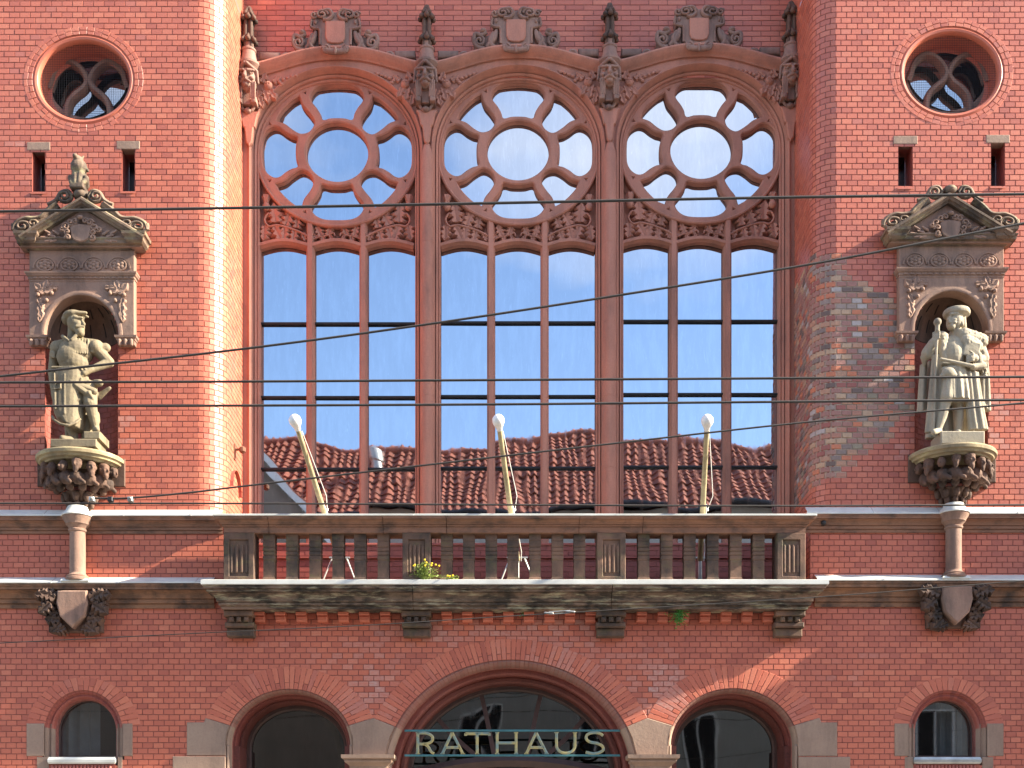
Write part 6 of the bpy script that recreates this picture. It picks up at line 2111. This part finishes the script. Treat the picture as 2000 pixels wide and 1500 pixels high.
    b.cap(P(1868, 850, 0.02), P(1864, 852, 0.14), 7 * k, 5.5 * k, 10)
    # gown: long front panels and the back of the cloak
    def drape(pts, w0, w1, o0, o1, folds, th):
        for q in range(folds):
            f_ = (q + 0.5) / folds - 0.5
            b.tube([P(px + lerp(w0, w1, i / (len(pts) - 1)) * f_, py, lerp(o0, o1, i / (len(pts) - 1)) + 0.018 * (q % 2)) for i, (px, py) in enumerate(pts)], [lerp(th * 0.8, th, i / (len(pts) - 1)) * k for i in range(len(pts))], 10)
    drape([(1826, 700), (1824, 740), (1820, 790), (1816, 850)], 18, 24, 0.09, 0.08, 4, 5.2)
    drape([(1890, 735), (1894, 770), (1899, 810), (1905, 846)], 24, 34, 0.12, 0.10, 5, 6.0)
    drape([(1918, 690), (1922, 730), (1923, 770), (1924, 802)], 16, 22, -0.02, -0.05, 4, 5.5)
    drape([(1862, 700), (1862, 760), (1862, 820), (1862, 852)], 86, 92, -0.10, -0.10, 9, 9)
    drape([(1806, 710), (1805, 750), (1804, 800)], 10, 14, -0.04, -0.08, 3, 5)
    fur((1918, 690), (1922, 740), 7, 6, 0.03, 0.0, 30)
    fur((1914, 790), (1930, 800), 5, 5, 0.0, 0.0, 14)
    statue_mesh(b, 'figure', M['statue_pale'], root, org)
    m = MB()
    m.box(X(1825, YB), X(1909, YB), YB - 0.25, YB + 0.14, Z(880, YB), Z(855, YB), 0.012)
    m.v = [(p[0] - org.x, p[1] - org.y, p[2] - org.z) for p in m.v]
    m.build('plinth', M['statue_pale'], root)
statue_right()

# ---- seated beast on the left pediment
def beast():
    y = -0.14
    org = Vector((X(157, y), y, Z(377, y)))
    root = empty('beast_finial', org, 'small seated stone beast on top of the left pediment', 'sculpture')
    k = kk(y)
    def P(px, py, o=0.0): return Vector((X(px, y), y - o, Z(py, y)))
    b = MB()
    b.cap(P(157, 360, 0.02), P(156, 335, 0.04), 16 * k, 13 * k, 12)       # trunk
    b.ellip(P(157, 332, 0.05), (16 * k, 0.115, 16 * k), 14, 10)              # mane
    b.ellip(P(157, 321, 0.07), (10 * k, 0.085, 9.5 * k), 14, 10)            # head
    b.ellip(P(155, 318, 0.14), (5.5 * k, 0.055, 5 * k), 10, 8)              # muzzle
    b.cap(P(164, 322, 0.06), P(174, 338, 0.05), 4.0 * k, 3.0 * k, 8)         # ear or mane lock
    b.cap(P(150, 314, 0.05), P(148, 310, 0.05), 3 * k, 2 * k, 7); b.cap(P(163, 314, 0.05), P(165, 310, 0.05), 3 * k, 2 * k, 7)
    b.cap(P(152, 342, 0.08), P(153, 367, 0.12), 6.5 * k, 5.0 * k, 9); b.cap(P(162, 342, 0.08), P(161, 367, 0.12), 6.5 * k, 5.0 * k, 9)   # forelegs
    b.cap(P(148, 363, 0.02), P(143, 355, 0.08), 9 * k, 6.5 * k, 9); b.cap(P(143, 356, 0.08), P(146, 368, 0.12), 5.5 * k, 4.5 * k, 9)   # hind legs
    b.cap(P(167, 363, 0.02), P(172, 356, 0.08), 9 * k, 6.5 * k, 9); b.cap(P(172, 357, 0.08), P(168, 368, 0.12), 5.5 * k, 4.5 * k, 9)
    b.box(X(143, y), X(170, y), y - 0.15, y + 0.10, Z(378, y), Z(369, y))
    statue_mesh(b, 'figure', M['stone_pediment'], root, org, 0.008)
beast()

# ---- overhead wires across the street
def wire(label, pts, th, d, group='overhead wires', sag=0.0):
    root = empty('overhead_wire', P3(pts[0][0], pts[0][1], d), label, 'wire', group)
    n = len(pts)
    path = catmull(pts, 14)
    m = MB()
    m.tube([P3(a, b, d) for a, b in path], th / 2 * kk(d), 8)
    o = m.build('cable', M['wire'], root, smooth=60)
    o.matrix_parent_inverse = Matrix.Translation(-root.location)
    return root
XL, XR = -1400, 3400
def ext(pts):
    (x0, y0), (x1, y1) = pts[0], pts[1]
    a = (XL, y0 + (y0 - y1) / (x1 - x0) * (x0 - XL))
    (x2, y2), (x3, y3) = pts[-2], pts[-1]
    c = (XR, y3 + (y3 - y2) / (x3 - x2) * (XR - x3))
    return [a] + pts + [c]
wire('thick level wire crossing both pediments at the foot of the roses', ext([(0, 413), (500, 405.5), (1000, 396), (1500, 386), (2000, 379)]), 5.4, -7.0)
wire('wire rising from the craftsman statue to the right pediment', ext([(0, 735), (470, 682), (830, 634), (1200, 578), (1600, 513), (2000, 436)]), 4.8, -6.0)
wire('upper of two level wires crossing the middle panes', ext([(0, 747), (500, 745), (1000, 742), (1500, 739), (2000, 736)]), 5.0, -6.6)
wire('lower of two level wires crossing the middle panes', ext([(0, 793.5), (500, 792), (1000, 789.5), (1500, 785), (2000, 781)]), 5.0, -6.8)
w5 = wire('thin wire climbing from the clamps past the flagpoles to the mayor statue', [(185, 973), (255, 972.5), (380, 961), (480, 949), (800, 912), (1200, 866), (1600, 822), (2000, 787), (2500, 738), (3400, 655)], 3.8, -6.2)
w6 = wire('level wire just above the balcony rail', ext([(0, 983), (500, 983.5), (1000, 986), (1500, 988), (2000, 986)]), 3.6, -6.2)
wire('thin wire with turnbuckle under the balcony cornice', ext([(0, 1256), (400, 1236), (700, 1222), (1000, 1203), (1300, 1185), (1640, 1163), (2000, 1134)]), 1.9, -6.4)
for px in (180, 216, 255):
    m = MB()
    a = P3(px, 975, -6.2)
    m.box(a.x - 0.020, a.x + 0.020, a.y - 0.02, a.y + 0.02, a.z - 0.020, a.z + 0.016, 0.004)
    if px != 216: m.ellip(a + Vector((0, -0.02, 0.004)), (0.013, 0.008, 0.012), 10, 6)
    o = m.build('clamp', M['zinc'] if px != 216 else M['iron'], w5)
    o.matrix_parent_inverse = Matrix.Translation(-w5.location)
tb = MB()
a, c_ = P3(1072, 1197.5, -6.4), P3(1114, 1194.5, -6.4)
for dz in (-0.009, 0.009): tb.tube([a + Vector((0, 0, dz)), c_ + Vector((0, 0, dz))], 0.004, 6)
tb.cap(a - Vector((0.03, 0, -0.002)), a + Vector((0.03, 0, -0.002)), 0.008, 0.008, 8); tb.cap(c_ - Vector((0.03, 0, -0.002)), c_ + Vector((0.03, 0, -0.002)), 0.008, 0.008, 8)
w7 = [o for o in bpy.data.objects if o.get('label', '').startswith('thin wire with turnbuckle')][0]
o = tb.build('turnbuckle', M['zinc'], w7, smooth=50)
o.matrix_parent_inverse = Matrix.Translation(-w7.location)

# ================================================================== the street and the houses opposite (seen mirrored in the glass)
m = MB(); m.add([(-400, -400, 0), (400, -400, 0), (400, 400, 0), (-400, 400, 0)], [(0, 1, 2, 3)])
tag(m.build('ground', M['paving']), 'grey paved ground reaching to the horizon', 'ground', kind='structure')
m = MB(); m.box(-60, 60, -17.5, -4.0, -0.10, 0.004)
tag(m.build('street', M['asphalt']), 'dark asphalt street before the town hall', 'street', kind='structure')
for (a, b) in ((-4.0, 0.0), (-21.8, -17.5)):
    m = MB(); m.box(-60, 60, a, b - 0.02, -0.05, 0.12, 0.02)
    tag(m.build('pavement', M['paving']), 'raised pavement before the town hall' if a > -10 else 'raised pavement before the opposite houses', 'pavement', kind='structure')

YW = YG
def refl(px, py, dist):          # a point `dist` in front of the glass that shows mirrored at this place in it
    s_ = (D + YW + dist) / D / PX
    return Vector(((px - 1000) * s_, YW - dist, EYE + (HZ - py) * s_))
ridge = refl(1000, 868, 27.5); eave = refl(1000, 992, 23.6)
H1 = empty('opposite_house', (4, -24, 0), 'plastered house with red pantile roof mirrored in the great windows', 'house')
def child(mb, name, mat, root, sm=None, kind=None):
    o = mb.build(name, mat, root, smooth=sm, kind=kind)
    o.matrix_parent_inverse = Matrix.Translation(-root.location)
    return o
hx0, hx1 = -11.0, 26.0
yw_ = eave.y - 0.35
m = MB(); m.box(hx0, hx1, yw_ - 8.2, yw_, 0, eave.z - 0.05); child(m, 'wall', M['plaster'], H1)
# pantiles
m = MB()
tw, th_ = 0.30, 0.40
slope = (ridge - eave); L_ = slope.length
dy_, dz_ = slope.y / L_, slope.z / L_
nrow, ncol = int(L_ / th_) + 1, int((hx1 - hx0) / tw)
nx, nz = dz_ * 0, 0
nrm = Vector((0, dz_, -dy_))
for r_ in range(nrow):
    s0_, s1_ = r_ * th_ - 0.05, (r_ + 1) * th_
    rowz = []
    vs = []
    prof_ = [0.0, 0.045, 0.075, 0.06, 0.02, -0.005]
    for c_ in range(ncol):
        jit = random.uniform(-0.012, 0.012)
        for q, hgt in enumerate(prof_):
            xx = hx0 + (c_ + q / len(prof_)) * tw
            for (ss, lift) in ((s0_, 0.075), (s1_, 0.015)):
                p_ = eave + Vector((0, dy_, dz_)) * ss + nrm * (hgt + lift + jit)
                vs.append((xx, p_.y, p_.z))
    n_ = len(vs) // 2
    m.add(vs, [(2 * i, 2 * i + 2, 2 * i + 3, 2 * i + 1) for i in range(n_ - 1)])
    # butt edge
    vs2 = []
    for i in range(n_):
        p_ = Vector(vs[2 * i]); vs2 += [p_, p_ - nrm * 0.035]
    m.add(vs2, [(2 * i + 1, 2 * i + 3, 2 * i + 2, 2 * i) for i in range(n_ - 1)])
child(m, 'roof_tiles', M['tile'], H1, 40, 'stuff')
m = MB()
m.tube([(hx0, ridge.y, ridge.z + 0.05), (hx1, ridge.y, ridge.z + 0.05)], 0.14, 10)
child(m, 'ridge_tiles', M['tile'], H1, 60)
m = MB(); m.add([(hx0, ridge.y, ridge.z), (hx1, ridge.y, ridge.z), (hx1, 2 * ridge.y - eave.y, eave.z), (hx0, 2 * ridge.y - eave.y, eave.z)], [(0, 1, 2, 3)])
m.add([(hx0, eave.y, eave.z), (hx0, ridge.y, ridge.z), (hx0, 2 * ridge.y - eave.y, eave.z), (hx1, eave.y, eave.z), (hx1, ridge.y, ridge.z), (hx1, 2 * ridge.y - eave.y, eave.z)], [(0, 1, 2), (3, 5, 4)])
child(m, 'rear_roof', M['tile'], H1)
m = MB(); m.tube([(hx0, eave.y + 0.08, eave.z - 0.02), (hx1, eave.y + 0.08, eave.z - 0.02)], 0.09, 8); child(m, 'gutter', M['iron'], H1, 60)
vp = refl(742, 905, 25.5)
m = MB()
m.lathe((vp.x, vp.y, vp.z - 1.6), [(0.14, 0), (0.14, 1.5), (0.20, 1.55), (0.20, 1.9), (0.26, 1.95), (0.26, 2.3), (0.0, 2.45)], 14)
m.lathe((vp.x - 0.1, vp.y + 0.2, vp.z - 2.6), [(0.5, 0.0), (0.22, 0.6), (0.15, 1.1)], 12)
child(m, 'vent_pipe', M['zinc'], H1, 40)
for fl_ in range(3):
    for k in range(9):
        xx = -8.5 + k * 3.6 + 0.3 * fl_
        z0 = 1.2 + fl_ * 3.6
        m = MB(); m.box(xx - 0.62, xx + 0.62, yw_ + 0.002, yw_ + 0.06, z0, z0 + 1.9, 0.01)
        wf = child(m, 'window', M['white_wood'], H1)
        for sx in (-1, 1):
            m = MB(); m.box(xx + sx * 0.29 - 0.25, xx + sx * 0.29 + 0.25, yw_ + 0.061, yw_ + 0.068, z0 + 0.08, z0 + 1.82)
            m.build('pane', M['black'], wf)
# gabled neighbour on the left
H2 = empty('gabled_house', (-14, -22, 0), 'neighbouring gabled house with white bargeboard mirrored at the lower left of the great windows', 'house')
g0, g1 = refl(505, 880, 22.0), refl(640, 1035, 22.0)
sl = (g0.z - g1.z) / (g1.x - g0.x)
xe = g1.x + 0.3; ze = g1.z - 0.3 * sl
xa_ = xe - 7.5; za_ = ze + 7.5 * sl
yg = g0.y
m = MB()
m.prism([(xe, 0.0), (xe, ze), (xa_, za_), (2 * xa_ - xe, ze), (2 * xa_ - xe, 0.0)], yg - 9, yg, 0.0)
m.v = [(p[0], p[1], p[2]) for p in m.v]
m.add([(xe, yg, 0.0), (xe, yg, ze), (xa_, yg, za_), (2 * xa_ - xe, yg, ze), (2 * xa_ - xe, yg, 0.0)], [(0, 1, 2, 3, 4)])
child(m, 'gable_wall', M['plaster_warm'], H2)
m = MB()
for (x0_, x1_) in ((xe + 0.4, xa_), (2 * xa_ - xe - 0.4, xa_)):
    zz0 = ze - 0.4 * sl
    m.add([(x0_, yg + 0.3, zz0 + 0.12), (x1_, yg + 0.3, za_ + 0.12), (x1_, yg - 9, za_ + 0.12), (x0_, yg - 9, zz0 + 0.12), (x0_, yg + 0.3, zz0 + 0.0), (x1_, yg + 0.3, za_ + 0.0)], [(0, 1, 2, 3), (0, 4, 5, 1)])
child(m, 'roof', M['tile'], H2)
m = MB()
for (x0_, x1_) in ((xe + 0.4, xa_), (2 * xa_ - xe - 0.4, xa_)):
    zz0 = ze - 0.4 * sl
    m.add([(x0_, yg + 0.33, zz0 - 0.28), (x1_, yg + 0.33, za_ - 0.28), (x1_, yg + 0.33, za_ + 0.05), (x0_, yg + 0.33, zz0 + 0.05), (x0_, yg + 0.27, zz0 - 0.28), (x1_, yg + 0.27, za_ - 0.28), (x1_, yg + 0.27, za_ + 0.05), (x0_, yg + 0.27, zz0 + 0.05)], [(0, 1, 2, 3), (0, 4, 5, 1), (3, 2, 6, 7)])
child(m, 'bargeboard', M['white_wood'], H2)
